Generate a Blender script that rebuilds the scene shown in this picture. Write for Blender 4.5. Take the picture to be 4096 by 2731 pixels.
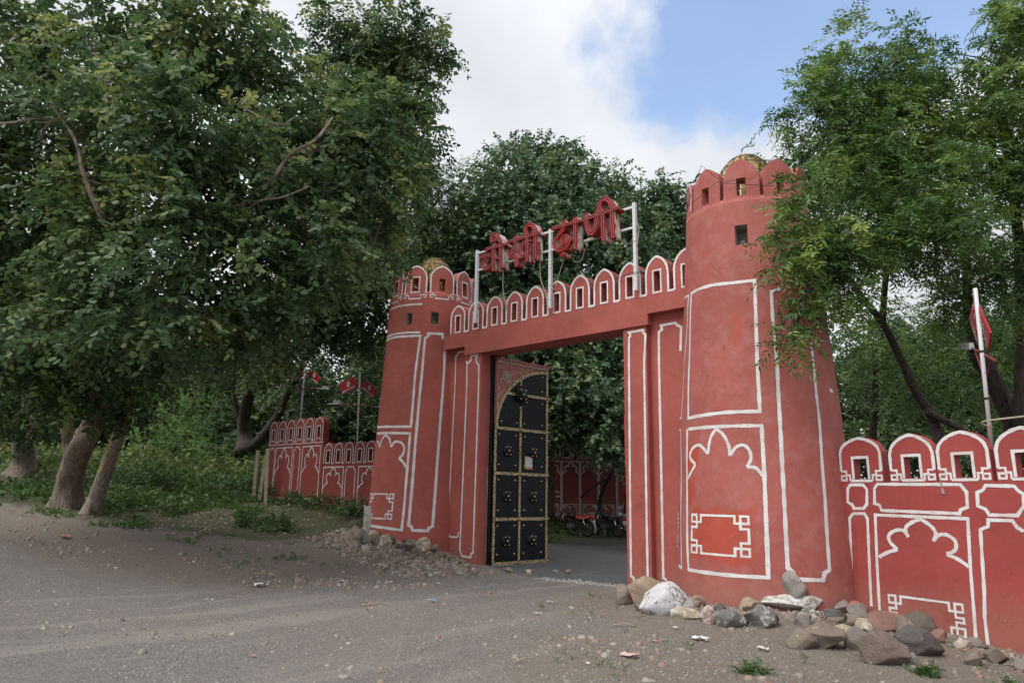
import bpy, math, random
import numpy as np
from mathutils import Vector, Matrix
random.seed(7); rng=np.random.default_rng(7)
S=bpy.context.scene; COL=S.collection
for o in list(bpy.data.objects): bpy.data.objects.remove(o)
R_=math.radians
SUN_E=1.6; EXPO=0.95; BLUE_DIR=(-0.155, 0.79, 0.594)
# ------------------------------------------------ camera, sky, sun, exposure
YAW=R_(41.8); PITCH=R_(12.5); ROLL=R_(1.0)
cam=bpy.data.objects.new('camera',bpy.data.cameras.new('camera')); COL.objects.link(cam); S.camera=cam
cam.data.sensor_fit='HORIZONTAL'; cam.data.sensor_width=36; cam.data.lens=36*2789/4096
cam.data.clip_end=2000; cam.data.clip_start=.05
cam.location=(0,0,1.6)
f0=Vector((-math.sin(YAW),math.cos(YAW),0)); r0=Vector((math.cos(YAW),math.sin(YAW),0)); u0=Vector((0,0,1))
fw=f0*math.cos(PITCH)+u0*math.sin(PITCH); up=u0*math.cos(PITCH)-f0*math.sin(PITCH)
RR=r0*math.cos(ROLL)+up*math.sin(ROLL); UU=up*math.cos(ROLL)-r0*math.sin(ROLL)
cam.matrix_world=Matrix(((RR.x,UU.x,-fw.x,0),(RR.y,UU.y,-fw.y,0),(RR.z,UU.z,-fw.z,1.6),(0,0,0,1)))
SUN_DIR=Vector((-.12,-.72,1.05)).normalized()
sl=bpy.data.lights.new('sun','SUN'); sl.energy=SUN_E; sl.angle=R_(45); sl.color=(1,.955,.89)
so=bpy.data.objects.new('sun',sl); COL.objects.link(so); so.rotation_euler=SUN_DIR.to_track_quat('Z','Y').to_euler()
S.view_settings.view_transform='Standard'; S.view_settings.look='None'; S.view_settings.gamma=1; S.view_settings.use_curve_mapping=False
S.view_settings.exposure=EXPO
w=bpy.data.worlds.new('World'); S.world=w; w.use_nodes=True
nt=w.node_tree; nt.nodes.clear()
def N(nt,t,**k):
    n=nt.nodes.new(t)
    for a,b in k.items():
        if a=='ins':
            for i,v in b.items(): n.inputs[i].default_value=v
        else: setattr(n,a,b)
    return n
L=lambda nt,a,b: nt.links.new(a,b)
sky=N(nt,'ShaderNodeTexSky',sky_type='NISHITA',sun_disc=False); sky.sun_elevation=math.asin(SUN_DIR.z); sky.sun_rotation=math.atan2(SUN_DIR.x,SUN_DIR.y)
sky.air_density=1.0; sky.dust_density=.6; sky.ozone_density=1.6
bg1=N(nt,'ShaderNodeBackground'); bg1.inputs[1].default_value=.15; L(nt,sky.outputs[0],bg1.inputs[0])
tc=N(nt,'ShaderNodeTexCoord')
n1=N(nt,'ShaderNodeTexNoise',ins={'Scale':3.4,'Detail':9,'Roughness':.58}); L(nt,tc.outputs['Generated'],n1.inputs['Vector'])
n2=N(nt,'ShaderNodeTexNoise',ins={'Scale':3.2,'Detail':6,'Roughness':.5}); L(nt,tc.outputs['Generated'],n2.inputs['Vector'])
dp=N(nt,'ShaderNodeVectorMath',operation='DOT_PRODUCT'); L(nt,tc.outputs['Generated'],dp.inputs[0]); dp.inputs[1].default_value=BLUE_DIR
dpm=N(nt,'ShaderNodeMapRange',ins={'From Min':.885,'From Max':.995,'To Min':0,'To Max':.62}); L(nt,dp.outputs['Value'],dpm.inputs[0])
sz=N(nt,'ShaderNodeSeparateXYZ'); L(nt,tc.outputs['Generated'],sz.inputs[0]); el=N(nt,'ShaderNodeMapRange',interpolation_type='SMOOTHSTEP',ins={'From Min':.38,'From Max':.56,'To Min':.1,'To Max':1}); L(nt,sz.outputs[2],el.inputs[0])
bm_=N(nt,'ShaderNodeMath',operation='MULTIPLY'); L(nt,dpm.outputs[0],bm_.inputs[0]); L(nt,el.outputs[0],bm_.inputs[1])
sb=N(nt,'ShaderNodeMath',operation='SUBTRACT'); L(nt,n1.outputs[0],sb.inputs[0]); L(nt,bm_.outputs[0],sb.inputs[1])
mr=N(nt,'ShaderNodeMapRange',interpolation_type='SMOOTHSTEP',ins={'From Min':.08,'From Max':.27,'To Min':.15,'To Max':1}); L(nt,sb.outputs[0],mr.inputs[0])
cr=N(nt,'ShaderNodeMapRange',ins={'From Min':.35,'From Max':.7,'To Min':.42,'To Max':.56}); L(nt,n2.outputs[0],cr.inputs[0])
cc=N(nt,'ShaderNodeMix',data_type='RGBA'); cc.inputs['A'].default_value=(.86,.91,1,1); cc.inputs['B'].default_value=(.97,.985,1,1); L(nt,n2.outputs[0],cc.inputs['Factor'])
bg2=N(nt,'ShaderNodeBackground'); L(nt,cc.outputs['Result'],bg2.inputs[0]); L(nt,cr.outputs[0],bg2.inputs[1])
ms=N(nt,'ShaderNodeMixShader'); L(nt,mr.outputs[0],ms.inputs[0]); L(nt,bg1.outputs[0],ms.inputs[1]); L(nt,bg2.outputs[0],ms.inputs[2])
wo=N(nt,'ShaderNodeOutputWorld'); L(nt,ms.outputs[0],wo.inputs[0])
# ------------------------------------------------ helpers
class MB:
    def __init__(s): s.v=[]; s.f=[]
    def add(s,vs,fs):
        b=len(s.v); s.v+= [tuple(v) for v in vs]; s.f+=[tuple(i+b for i in f) for f in fs]; return s
    def box(s,a,b,M=None):
        x0,y0,z0=a; x1,y1,z1=b
        vs=[(x0,y0,z0),(x1,y0,z0),(x1,y1,z0),(x0,y1,z0),(x0,y0,z1),(x1,y0,z1),(x1,y1,z1),(x0,y1,z1)]
        if M is not None: vs=[M@Vector(v) for v in vs]
        return s.add(vs,[(3,2,1,0),(4,5,6,7),(0,1,5,4),(1,2,6,5),(2,3,7,6),(3,0,4,7)])
    def tube(s,pts,r,n=8,cap=True,rn=0,seed=0):
        pts=[Vector(p) for p in pts]; rs=r if isinstance(r,(list,tuple)) else [r]*len(pts)
        vs=[];fs=[]; prev=None
        for i,p in enumerate(pts):
            t=(pts[min(i+1,len(pts)-1)]-pts[max(i-1,0)])
            if t.length<1e-9: t=Vector((0,0,1))
            t.normalize()
            if prev is None:
                a=Vector((0,0,1)) if abs(t.z)<.9 else Vector((1,0,0)); x=t.cross(a).normalized()
            else: x=(prev-t*prev.dot(t)).normalized()
            prev=x; y=t.cross(x)
            for k in range(n):
                a=2*math.pi*k/n; rr=rs[i]
                if rn: rr*=1+rn*(math.sin(3*a+i*.5+seed)*.5+math.sin(5*a-i*.9+seed*2)*.35+random.uniform(-.35,.35))
                vs.append(p+(x*math.cos(a)+y*math.sin(a))*rr)
        m=len(pts)
        for i in range(m-1):
            for k in range(n): fs.append((i*n+k,i*n+(k+1)%n,(i+1)*n+(k+1)%n,(i+1)*n+k))
        if cap: fs.append(tuple(range(n-1,-1,-1))); fs.append(tuple((m-1)*n+k for k in range(n)))
        return s.add(vs,fs)
    def ball(s,c,r,n=8,m=5,sc=(1,1,1),M=None):
        vs=[];fs=[]
        for i in range(m+1):
            ph=math.pi*i/m
            for k in range(n):
                a=2*math.pi*k/n; v=Vector((math.sin(ph)*math.cos(a)*sc[0],math.sin(ph)*math.sin(a)*sc[1],math.cos(ph)*sc[2]))*r
                if M is not None: v=M@v
                vs.append(v+Vector(c))
        for i in range(m):
            for k in range(n): fs.append((i*n+k,(i+1)*n+k,(i+1)*n+(k+1)%n,i*n+(k+1)%n))
        return s.add(vs,fs)
    def torus(s,c,R,r,ax,n=24,m=8):
        ax=Vector(ax).normalized(); a=Vector((0,0,1)) if abs(ax.z)<.9 else Vector((1,0,0)); x=ax.cross(a).normalized(); y=ax.cross(x)
        vs=[];fs=[]
        for i in range(n):
            t=2*math.pi*i/n; d=x*math.cos(t)+y*math.sin(t)
            for k in range(m):
                q=2*math.pi*k/m; vs.append(Vector(c)+d*(R+r*math.cos(q))+ax*r*math.sin(q))
        for i in range(n):
            for k in range(m): fs.append((i*m+k,((i+1)%n)*m+k,((i+1)%n)*m+(k+1)%m,i*m+(k+1)%m))
        return s.add(vs,fs)
def tag(o,label=None,cat=None,group=None,kind=None):
    for k,v in (('label',label),('category',cat),('group',group),('kind',kind)):
        if v: o[k]=v
    return o
def mobj(name,me,mat,parent=None,smooth=False):
    o=bpy.data.objects.new(name,me); COL.objects.link(o)
    if mat and not me.materials: me.materials.append(mat)
    if parent: o.parent=parent
    if smooth:
        me.polygons.foreach_set('use_smooth',[True]*len(me.polygons))
    return o
def obj(name,mb,mat,parent=None,smooth=False,origin=None):
    me=bpy.data.meshes.new(name)
    if origin is None and parent is not None: origin=parent.get('_o',(0,0,0))
    if origin is not None:
        ox,oy,oz=origin; me.from_pydata([(v[0]-ox,v[1]-oy,v[2]-oz) for v in mb.v],[],mb.f)
    else: me.from_pydata(mb.v,[],mb.f)
    me.update(); o=mobj(name,me,mat,parent,smooth)
    if parent is None and origin is not None: o.location=origin
    return o
def thing(name,loc,label,cat,group=None,rz=0):
    o=bpy.data.objects.new(name,None); COL.objects.link(o); o.location=loc; o.rotation_euler=(0,0,rz); o.empty_display_size=.2
    o['_o']=tuple(loc) if rz==0 else (0,0,0)
    return tag(o,label,cat,group)
def npmesh(name,V,Fc,mat,parent=None,attr=None,smooth=False,origin=(0,0,0)):
    me=bpy.data.meshes.new(name); V=np.asarray(V,dtype=np.float32)-np.asarray(origin,dtype=np.float32); Fc=np.asarray(Fc,dtype=np.int32); n=len(Fc); k=Fc.shape[1]
    me.vertices.add(len(V)); me.vertices.foreach_set('co',V.ravel())
    me.loops.add(n*k); me.loops.foreach_set('vertex_index',Fc.ravel())
    me.polygons.add(n); me.polygons.foreach_set('loop_start',np.arange(0,n*k,k,dtype=np.int32))
    try: me.polygons.foreach_set('loop_total',np.full(n,k,dtype=np.int32))
    except Exception: pass
    if attr:
        for an,av in attr.items():
            a=me.attributes.new(an,'FLOAT','POINT'); a.data.foreach_set('value',np.asarray(av,dtype=np.float32))
    if smooth: me.polygons.foreach_set('use_smooth',np.ones(n,dtype=bool))
    me.update(); me.validate() if False else None
    o=mobj(name,me,mat,parent); return o
# ------------------------------------------------ numpy value noise
_T=rng.random((256,256)).astype(np.float32)
def vn(x,y):
    x=np.asarray(x,dtype=float); y=np.asarray(y,dtype=float); xi=np.floor(x).astype(int); yi=np.floor(y).astype(int); fx=x-xi; fy=y-yi
    fx=fx*fx*(3-2*fx); fy=fy*fy*(3-2*fy); g=lambda a,b:_T[a&255,b&255]
    return (g(xi,yi)*(1-fx)+g(xi+1,yi)*fx)*(1-fy)+(g(xi,yi+1)*(1-fx)+g(xi+1,yi+1)*fx)*fy
def fbm(x,y,o=4):
    s=0;a=.5
    for i in range(o): s=s+a*vn(x*2**i+13.7*i,y*2**i+7.1*i); a*=.5
    return s
# ------------------------------------------------ materials
MATS={}
def newmat(name):
    m=bpy.data.materials.new(name); m.use_nodes=True; nt=m.node_tree; nt.nodes.clear(); MATS[name]=m
    o=N(nt,'ShaderNodeOutputMaterial'); b=N(nt,'ShaderNodeBsdfPrincipled'); L(nt,b.outputs[0],o.inputs[0]); return m,nt,b,o
def ramp(nt,src,stops):
    r=N(nt,'ShaderNodeValToRGB'); e=r.color_ramp.elements
    while len(e)<len(stops): e.new(.5)
    for i,(p,c) in enumerate(stops): e[i].position=p; e[i].color=(*c,1)
    L(nt,src,r.inputs[0]); return r.outputs[0]
def noise(nt,vec,sc,det=5,ro=.55):
    n=N(nt,'ShaderNodeTexNoise',ins={'Scale':sc,'Detail':det,'Roughness':ro}); L(nt,vec,n.inputs['Vector']); return n.outputs[0]
def mixc(nt,f,a,b):
    m=N(nt,'ShaderNodeMix',data_type='RGBA')
    if isinstance(f,(int,float)): m.inputs['Factor'].default_value=f
    else: L(nt,f,m.inputs['Factor'])
    for k,v in (('A',a),('B',b)):
        if isinstance(v,tuple): m.inputs[k].default_value=(*v,1)
        else: L(nt,v,m.inputs[k])
    return m.outputs['Result']
def math_(nt,op,a,b=None,c=None,clamp=False):
    m=N(nt,'ShaderNodeMath',operation=op); m.use_clamp=clamp
    for i,v in enumerate((a,b,c)):
        if v is None: continue
        if isinstance(v,(int,float)): m.inputs[i].default_value=v
        else: L(nt,v,m.inputs[i])
    return m.outputs[0]
def sstep(nt,v,a,b,lo=0,hi=1):
    m=N(nt,'ShaderNodeMapRange',interpolation_type='SMOOTHSTEP',ins={'From Min':a,'From Max':b,'To Min':lo,'To Max':hi}); L(nt,v,m.inputs[0]); return m.outputs[0]
def bump(nt,b,h,st,dist=.02):
    n=N(nt,'ShaderNodeBump',ins={'Strength':st,'Distance':dist}); L(nt,h,n.inputs['Height']); L(nt,n.outputs[0],b.inputs['Normal'])
def geo(nt): return N(nt,'ShaderNodeNewGeometry').outputs['Position']
def simple(name,c,ro=.6,me=0,var=.12,sc=8,bmp=.0,spec=.5):
    m,nt,b,o=newmat(name); p=geo(nt); n=noise(nt,p,sc)
    d=tuple(x*(1-var) for x in c); e=tuple(min(1,x*(1+var)) for x in c)
    L(nt,ramp(nt,n,[(.3,d),(.7,e)]),b.inputs['Base Color']); b.inputs['Roughness'].default_value=ro; b.inputs['Metallic'].default_value=me
    b.inputs['Specular IOR Level'].default_value=spec
    if bmp: bump(nt,b,n,bmp)
    return m
def plaster(name,base=(.40,.105,.086),tower=False,chalk=.5,zdirt=None):
    m,nt,b,o=newmat(name); p=geo(nt)
    big=noise(nt,p,.9,6,.6); med=noise(nt,p,4.5,6,.65); fine=noise(nt,p,60,4,.6)
    c=mixc(nt,sstep(nt,big,.32,.68),tuple(x*.86 for x in base),tuple(min(1,x*1.06) for x in base))
    # chalky faded blotches
    pale=(base[0]*1.12,base[1]*1.75,base[2]*2.0)
    c=mixc(nt,math_(nt,'MULTIPLY',sstep(nt,med,.42,.72),chalk),c,pale)
    c=mixc(nt,math_(nt,'MULTIPLY',sstep(nt,fine,.35,.75),.18),c,tuple(x*.6 for x in base))
    # vertical rain streaks
    mp=N(nt,'ShaderNodeMapping'); mp.inputs['Scale'].default_value=(9,9,.5); L(nt,p,mp.inputs['Vector'])
    st=noise(nt,mp.outputs[0],1.0,4,.6); c=mixc(nt,math_(nt,'MULTIPLY',sstep(nt,st,.55,.8),.38),c,(base[0]*.72,base[1]*.62,base[2]*.6))
    # chips and dark specks
    v=N(nt,'ShaderNodeTexVoronoi',ins={'Scale':3.1}); L(nt,p,v.inputs['Vector'])
    wn=noise(nt,p,2.2,2); sp=math_(nt,'MULTIPLY',sstep(nt,v.outputs['Distance'],.045,.025),sstep(nt,wn,.5,.56)); c=mixc(nt,sp,c,(.16,.13,.11))
    sx=N(nt,'ShaderNodeSeparateXYZ')
    if tower:
        tc=N(nt,'ShaderNodeTexCoord'); L(nt,tc.outputs['Object'],sx.inputs[0])
        th=math_(nt,'MULTIPLY',math_(nt,'ARCTAN2',sx.outputs[1],sx.outputs[0]),180/math.pi)
        wob=math_(nt,'MULTIPLY',math_(nt,'SUBTRACT',noise(nt,p,2.6,5),.5),1.0)
        def region(t0,t1,z0,z1,ft,fz):
            a=math_(nt,'MULTIPLY',sstep(nt,math_(nt,'ADD',th,math_(nt,'MULTIPLY',wob,14)),t0-ft,t0+ft),sstep(nt,math_(nt,'ADD',th,math_(nt,'MULTIPLY',wob,14)),t1+ft,t1-ft))
            zz=math_(nt,'ADD',sx.outputs[2],math_(nt,'MULTIPLY',wob,.5))
            return math_(nt,'MULTIPLY',a,math_(nt,'MULTIPLY',sstep(nt,zz,z0-fz,z0+fz),sstep(nt,zz,z1+fz,z1-fz)))
        fresh=(.46,.062,.028)
        for reg,s in tower:
            c=mixc(nt,math_(nt,'MULTIPLY',region(*reg),s*.8),c,fresh)
    else: L(nt,p,sx.inputs[0])
    # dust / damp near the ground
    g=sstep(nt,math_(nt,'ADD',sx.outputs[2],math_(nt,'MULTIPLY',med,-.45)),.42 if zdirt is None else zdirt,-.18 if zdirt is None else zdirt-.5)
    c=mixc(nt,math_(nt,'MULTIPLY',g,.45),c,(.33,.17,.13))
    vc=N(nt,'ShaderNodeTexVoronoi',feature='DISTANCE_TO_EDGE',ins={'Scale':.9}); wv=N(nt,'ShaderNodeVectorMath',operation='ADD'); nz=N(nt,'ShaderNodeTexNoise',ins={'Scale':3.0,'Detail':6}); L(nt,p,nz.inputs['Vector']); L(nt,p,wv.inputs[0]); L(nt,nz.outputs['Color'],wv.inputs[1]); L(nt,wv.outputs[0],vc.inputs['Vector'])
    ck=math_(nt,'MULTIPLY',sstep(nt,vc.outputs['Distance'],.006,.001),sstep(nt,noise(nt,p,1.1,3),.52,.6)); c=mixc(nt,math_(nt,'MULTIPLY',ck,.55),c,(.15,.05,.04))
    sm=noise(nt,p,1.7,7,.7); c=mixc(nt,math_(nt,'MULTIPLY',sstep(nt,sm,.56,.7),.42),c,tuple(x*.62 for x in base)); c=mixc(nt,math_(nt,'MULTIPLY',sstep(nt,noise(nt,p,7,6,.7),.6,.72),.35),c,(base[0]*1.2,base[1]*2.1,base[2]*2.4))
    L(nt,c,b.inputs['Base Color']); b.inputs['Roughness'].default_value=.7; b.inputs['Specular IOR Level'].default_value=.25
    hh=math_(nt,'ADD',math_(nt,'MULTIPLY',med,.7),math_(nt,'MULTIPLY',fine,.3)); bump(nt,b,hh,.35,.02)
    return m
M_gate=plaster('plaster_gate',chalk=.18)
M_towR=plaster('plaster_tower_patched',base=(.41,.118,.10),chalk=.5,tower=[((-119,-74,.66,1.46,3,.06),.8),((-126,-113,2.1,2.5,2,.06),.9),((-123,-116,1.45,1.95,2,.1),.7),((-81,-77,4.1,4.7,1.5,.2),.5),((-70,-67,.6,1.0,1.5,.2),.6)])
M_towL=plaster('plaster_tower',chalk=.22)
M_wall=plaster('plaster_wall',base=(.37,.072,.066),chalk=.1)
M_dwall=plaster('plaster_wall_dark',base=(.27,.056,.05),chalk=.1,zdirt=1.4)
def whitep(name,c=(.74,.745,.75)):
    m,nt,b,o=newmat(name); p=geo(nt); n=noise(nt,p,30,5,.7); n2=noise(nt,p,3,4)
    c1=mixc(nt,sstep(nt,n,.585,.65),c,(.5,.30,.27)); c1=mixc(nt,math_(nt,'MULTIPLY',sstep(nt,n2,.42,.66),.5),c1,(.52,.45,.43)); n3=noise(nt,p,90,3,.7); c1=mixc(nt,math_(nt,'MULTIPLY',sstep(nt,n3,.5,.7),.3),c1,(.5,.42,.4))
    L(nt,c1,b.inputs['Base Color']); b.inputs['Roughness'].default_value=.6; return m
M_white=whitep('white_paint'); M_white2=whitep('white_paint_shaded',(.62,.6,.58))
M_rust=simple('rusty_white_steel',(.62,.62,.63),.5,0,.15,12)
def peel(name,a,b_,thr=.55,sc=7,c2=None):
    m,nt,b,o=newmat(name); p=geo(nt); n=noise(nt,p,sc,6,.7)
    c=mixc(nt,sstep(nt,n,thr,thr+.06),a,b_)
    if c2: c=mixc(nt,sstep(nt,noise(nt,p,sc*2.3,5,.7),.6,.68),c,c2)
    L(nt,c,b.inputs['Base Color']); b.inputs['Roughness'].default_value=.45; bump(nt,b,n,.2); return m
M_mast=peel('white_steel_rust',(.66,.67,.68),(.35,.14,.06),.62,9,(.4,.2,.1))
M_letter=peel('letter_face_red',(.33,.010,.016),(.24,.008,.012),.5,9); M_letter.node_tree.nodes['Principled BSDF'].inputs['Roughness'].default_value=.25
def sidemat():
    m,nt,b,o=newmat('letter_side_faded'); p=geo(nt); g=N(nt,'ShaderNodeNewGeometry'); sx=N(nt,'ShaderNodeSeparateXYZ'); L(nt,g.outputs['Normal'],sx.inputs[0])
    mp=N(nt,'ShaderNodeMapping'); mp.inputs['Scale'].default_value=(3,3,1.2); L(nt,p,mp.inputs['Vector']); n=noise(nt,mp.outputs[0],1.6,6,.7)
    k=math_(nt,'ADD',n,math_(nt,'MULTIPLY',sx.outputs[0],.13)); c=mixc(nt,sstep(nt,k,.60,.66),(.26,.012,.018),(.62,.6,.53)); c=mixc(nt,sstep(nt,math_(nt,'ABSOLUTE',math_(nt,'SUBTRACT',k,.62)),.03,.0),c,(.42,.2,.08))
    L(nt,c,b.inputs['Base Color']); b.inputs['Roughness'].default_value=.45; return m
M_side=sidemat()
M_neon=simple('neon_glass',(.5,.22,.2),.15,0,.2,20)
M_iron=peel('black_iron',(.006,.008,.011),(.020,.023,.026),.6,3.5); M_iron.node_tree.nodes['Principled BSDF'].inputs['Roughness'].default_value=.38
M_iron.node_tree.nodes['Principled BSDF'].inputs['Specular IOR Level'].default_value=.25
M_brass=simple('brass',(.62,.46,.2),.35,.6,.25,40)
M_black=simple('black_plastic',(.012,.012,.014),.4); M_tyre=simple('tyre_rubber',(.02,.02,.02),.8)
M_chrome=simple('chrome',(.6,.6,.6),.2,1); M_seat=simple('red_seat_vinyl',(.5,.035,.015),.45); M_bred=simple('bike_red_paint',(.07,.006,.008),.3)
M_plate=simple('plate_white',(.7,.7,.7),.5); M_ink=simple('black_ink',(.02,.02,.03),.6); M_tail=simple('tail_light_red',(.35,.01,.01),.2)
M_grey=simple('grey_engine',(.12,.12,.12),.45,.6); M_rim=simple('dusty_rim',(.14,.11,.08),.7)
M_sign=simple('sign_red',(.36,.012,.022),.45,var=.08); M_signw=simple('sign_white',(.7,.68,.7),.5); M_pole=peel('pole_paint',(.62,.6,.62),(.4,.12,.09),.66,10)
M_redsteel=simple('red_steel',(.22,.03,.03),.55); M_lamp=simple('lamp_aluminium',(.42,.44,.45),.4,.3)
M_pink=peel('pink_door_paint',(.38,.1,.085),(.2,.04,.03),.6,9); M_cream=simple('cream_relief',(.6,.47,.4),.6)
M_conc=simple('rough_cement',(.3,.27,.23),.9,0,.35,14,.5)
M_wire=simple('cable_tan',(.42,.36,.27),.6); M_darkwire=simple('dark_wire',(.06,.04,.035),.6)
M_gold=peel('golden_tinsel',(.5,.34,.10),(.62,.58,.45),.52,22,(.25,.16,.06)); M_gold.node_tree.nodes['Principled BSDF'].inputs['Roughness'].default_value=.3
def orn(name,fg,bgc,axis):
    m,nt,b,o=newmat(name); tc=N(nt,'ShaderNodeTexCoord'); v=N(nt,'ShaderNodeTexVoronoi',ins={'Scale':19.0},feature='DISTANCE_TO_EDGE'); L(nt,tc.outputs['Object'],v.inputs['Vector'])
    n=noise(nt,tc.outputs['Object'],26,2); k=math_(nt,'MULTIPLY',sstep(nt,v.outputs['Distance'],.02,.1),sstep(nt,n,.36,.48))
    L(nt,mixc(nt,k,bgc,fg),b.inputs['Base Color']); b.inputs['Roughness'].default_value=.4; L(nt,math_(nt,'MULTIPLY',k,.4),b.inputs['Metallic']); bump(nt,b,k,.8,.01); return m
M_orn=orn('gilded_scroll_strip',(.72,.58,.32),(.10,.075,.03),0); M_orn2=orn('pink_scroll_strip',(.42,.13,.1),(.15,.04,.03),0)
# surface mapping functions: (u,z,d)->xyz   d outward
def cone_fn(T,rref=1.3):
    cx,cy,ra,k=T
    def fn(u,z,d):
        th=u/rref; r=ra-k*z+d+.010*math.sin(3*th+z*1.3)+.007*math.sin(7*th-z*2.1)+.004*math.sin(13*th+z*5)
        return (cx+r*math.cos(th),cy+r*math.sin(th),z)
    return fn
def plane_fn(p,ang):
    a=R_(ang); u=(math.cos(a),math.sin(a)); n=(u[1],-u[0])
    return lambda s,z,d:(p[0]+u[0]*s+n[0]*d,p[1]+u[1]*s+n[1]*d,z)
def resample(pts,seg):
    out=[Vector(pts[0])]
    for a,b in zip(pts[:-1],pts[1:]):
        a=Vector(a); b=Vector(b); n=max(1,int((b-a).length/seg+.5))
        for i in range(1,n+1): out.append(a.lerp(b,i/n))
    return out
_rc=[0]
def ribbon(mb,fn,pts,w,off=.004,seg=.09,smooth=False,taper=False,wob=1):
    _rc[0]+=1; off=off+.00025*(_rc[0]%9)
    if smooth: pts=catmull(pts)
    closed=(Vector(pts[0])-Vector(pts[-1])).length<1e-4
    P=resample([tuple(p) for p in pts],seg); n=len(P); vs=[];fs=[]; ph=random.uniform(0,50)
    for i,p in enumerate(P):
        a=P[i-1] if i>0 else (P[-2] if closed else None); b=P[i+1] if i<n-1 else (P[1] if closed else None)
        d1=(p-a).normalized() if a is not None else None; d2=(b-p).normalized() if b is not None else None
        if d1 is None: d1=d2
        if d2 is None: d2=d1
        t=d1+d2
        t=t.normalized() if t.length>.2 else d1
        nn=Vector((-t.y,t.x)); c=max(.5,nn.dot(Vector((-d1.y,d1.x)))); 
        ww=w*.5*(1+wob*.11*math.sin(ph+i*1.7)+wob*random.uniform(-.07,.07))/c
        if taper: ww*=.45+.75*math.sin(math.pi*i/(n-1))
        s=nn*ww; vs.append(fn(p.x+s.x,p.y+s.y,off)); vs.append(fn(p.x-s.x,p.y-s.y,off))
    for i in range(n-1): fs.append((2*i,2*i+1,2*i+3,2*i+2))
    mb.add(vs,fs)
def catmull(P,k=4):
    P=[Vector(p) for p in P]; out=[]
    for i in range(len(P)-1):
        p0=P[i-1] if i else P[0]*2-P[1]; p1=P[i]; p2=P[i+1]; p3=P[i+2] if i+2<len(P) else P[-1]*2-P[-2]
        for j in range(k):
            t=j/k; out.append(.5*((2*p1)+(p2-p0)*t+(2*p0-5*p1+4*p2-p3)*t*t+(3*p1-p0-3*p2+p3)*t**3))
    out.append(P[-1]); return [tuple(p) for p in out]
def prof(a): # a=|u|/w in 0..1 -> 0..1 height of pointed arch
    a=min(1,abs(a)); return .80*math.sqrt(max(0,1-a*a*.999))+.20*(1-a)-.0*a
def arch_pts(uc,w,zb,zs,zt,n=10):
    L_=[(uc-w,zb),(uc-w,zs)]
    for i in range(1,2*n):
        a=-1+i/n; a=math.copysign(abs(a)**.8,a); L_.append((uc+w*a,zs+(zt-zs)*prof(a)))
    return L_+[(uc+w,zs),(uc+w,zb)]
def arch_block(mb,fn,uc,w,zb,zs,zt,s,s0,s1,dep,d0=0,n=7):
    us=[-w]+[-w+(w-s)*(1-(1-i/n)**1.6) for i in range(1,n)]+[-s]
    us=us+[-x for x in reversed(us)]
    # centre tip column
    us=us[:len(us)//2]+[0]+us[len(us)//2:]
    H=[zs+(zt-zs)*prof(u/w) for u in us]
    F=lambda u,z: fn(uc+u,z,d0); B=lambda u,z: fn(uc+u,z,d0-dep)
    q=lambda *p: mb.add(p,[(0,1,2,3)])
    for i in range(len(us)-1):
        a,b=us[i],us[i+1]; ha,hb=H[i],H[i+1]
        inside=abs((a+b)/2)<s-1e-6 and s>0
        segs=[(zb,zb,s0,s0),(s1,s1,ha,hb)] if inside else [(zb,zb,ha,hb)]
        for z0a,z0b,z1a,z1b in segs:
            q(F(a,z0a),F(b,z0b),F(b,z1b),F(a,z1a)); q(B(b,z0b),B(a,z0a),B(a,z1a),B(b,z1b))
        q(F(a,ha),F(b,hb),B(b,hb),B(a,ha))
        if inside:
            q(F(a,s0),B(a,s0),B(b,s0),F(b,s0)); q(F(a,s1),F(b,s1),B(b,s1),B(a,s1))
    for sg in (-1,1):
        u=sg*w; v=[F(u,zb),F(u,H[0]),B(u,H[0]),B(u,zb)]; mb.add(v if sg>0 else v[::-1],[(0,1,2,3)])
        if s>0:
            u=sg*s; v=[F(u,s0),F(u,s1),B(u,s1),B(u,s0)]; mb.add(v[::-1] if sg>0 else v,[(0,1,2,3)])
def rectpts(u0,u1,z0,z1): return [(u0,z0),(u1,z0),(u1,z1),(u0,z1),(u0,z0)]
def keybox(mb,fn,u0,u1,z0,z1,a,w,off=.004):
    for su,sz,cu,cz in ((1,-1,u0,z1),(-1,-1,u1,z1),(-1,1,u1,z0),(1,1,u0,z0)):
        ribbon(mb,fn,[(cu,cz),(cu+su*a,cz),(cu+su*a,cz+sz*a),(cu,cz+sz*a),(cu,cz)],w,off)
    def c(cu,cz,su,sz,first):
        p=[(cu+su*1.75*a,cz),(cu+su*1.75*a,cz+sz*a),(cu+su*a,cz+sz*a),(cu+su*a,cz+sz*1.75*a),(cu,cz+sz*1.75*a)]
        return p if first else p[::-1]
    pts=c(u0,z1,1,-1,False)+c(u1,z1,-1,-1,True)+c(u1,z0,-1,1,False)+c(u0,z0,1,1,True)
    pts.append(pts[0]); ribbon(mb,fn,pts,w,off)
def notchpanel(mb,fn,u0,u1,z0,z1,n,w,off=.004,bot=True):
    t=[(u0,z1-n),(u0+n*.7,z1-n*.7),(u0+n,z1),(u1-n,z1),(u1-n*.7,z1-n*.7),(u1,z1-n)]
    if bot: b=[(u1,z0+n),(u1-n*.7,z0+n*.7),(u1-n,z0),(u0+n,z0),(u0+n*.7,z0+n*.7),(u0,z0+n)]
    else: b=[(u1,z0)]
    if bot: ribbon(mb,fn,t+b+[t[0]],w,off)
    else: ribbon(mb,fn,[(u0,z0)]+t+b,w,off)
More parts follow.
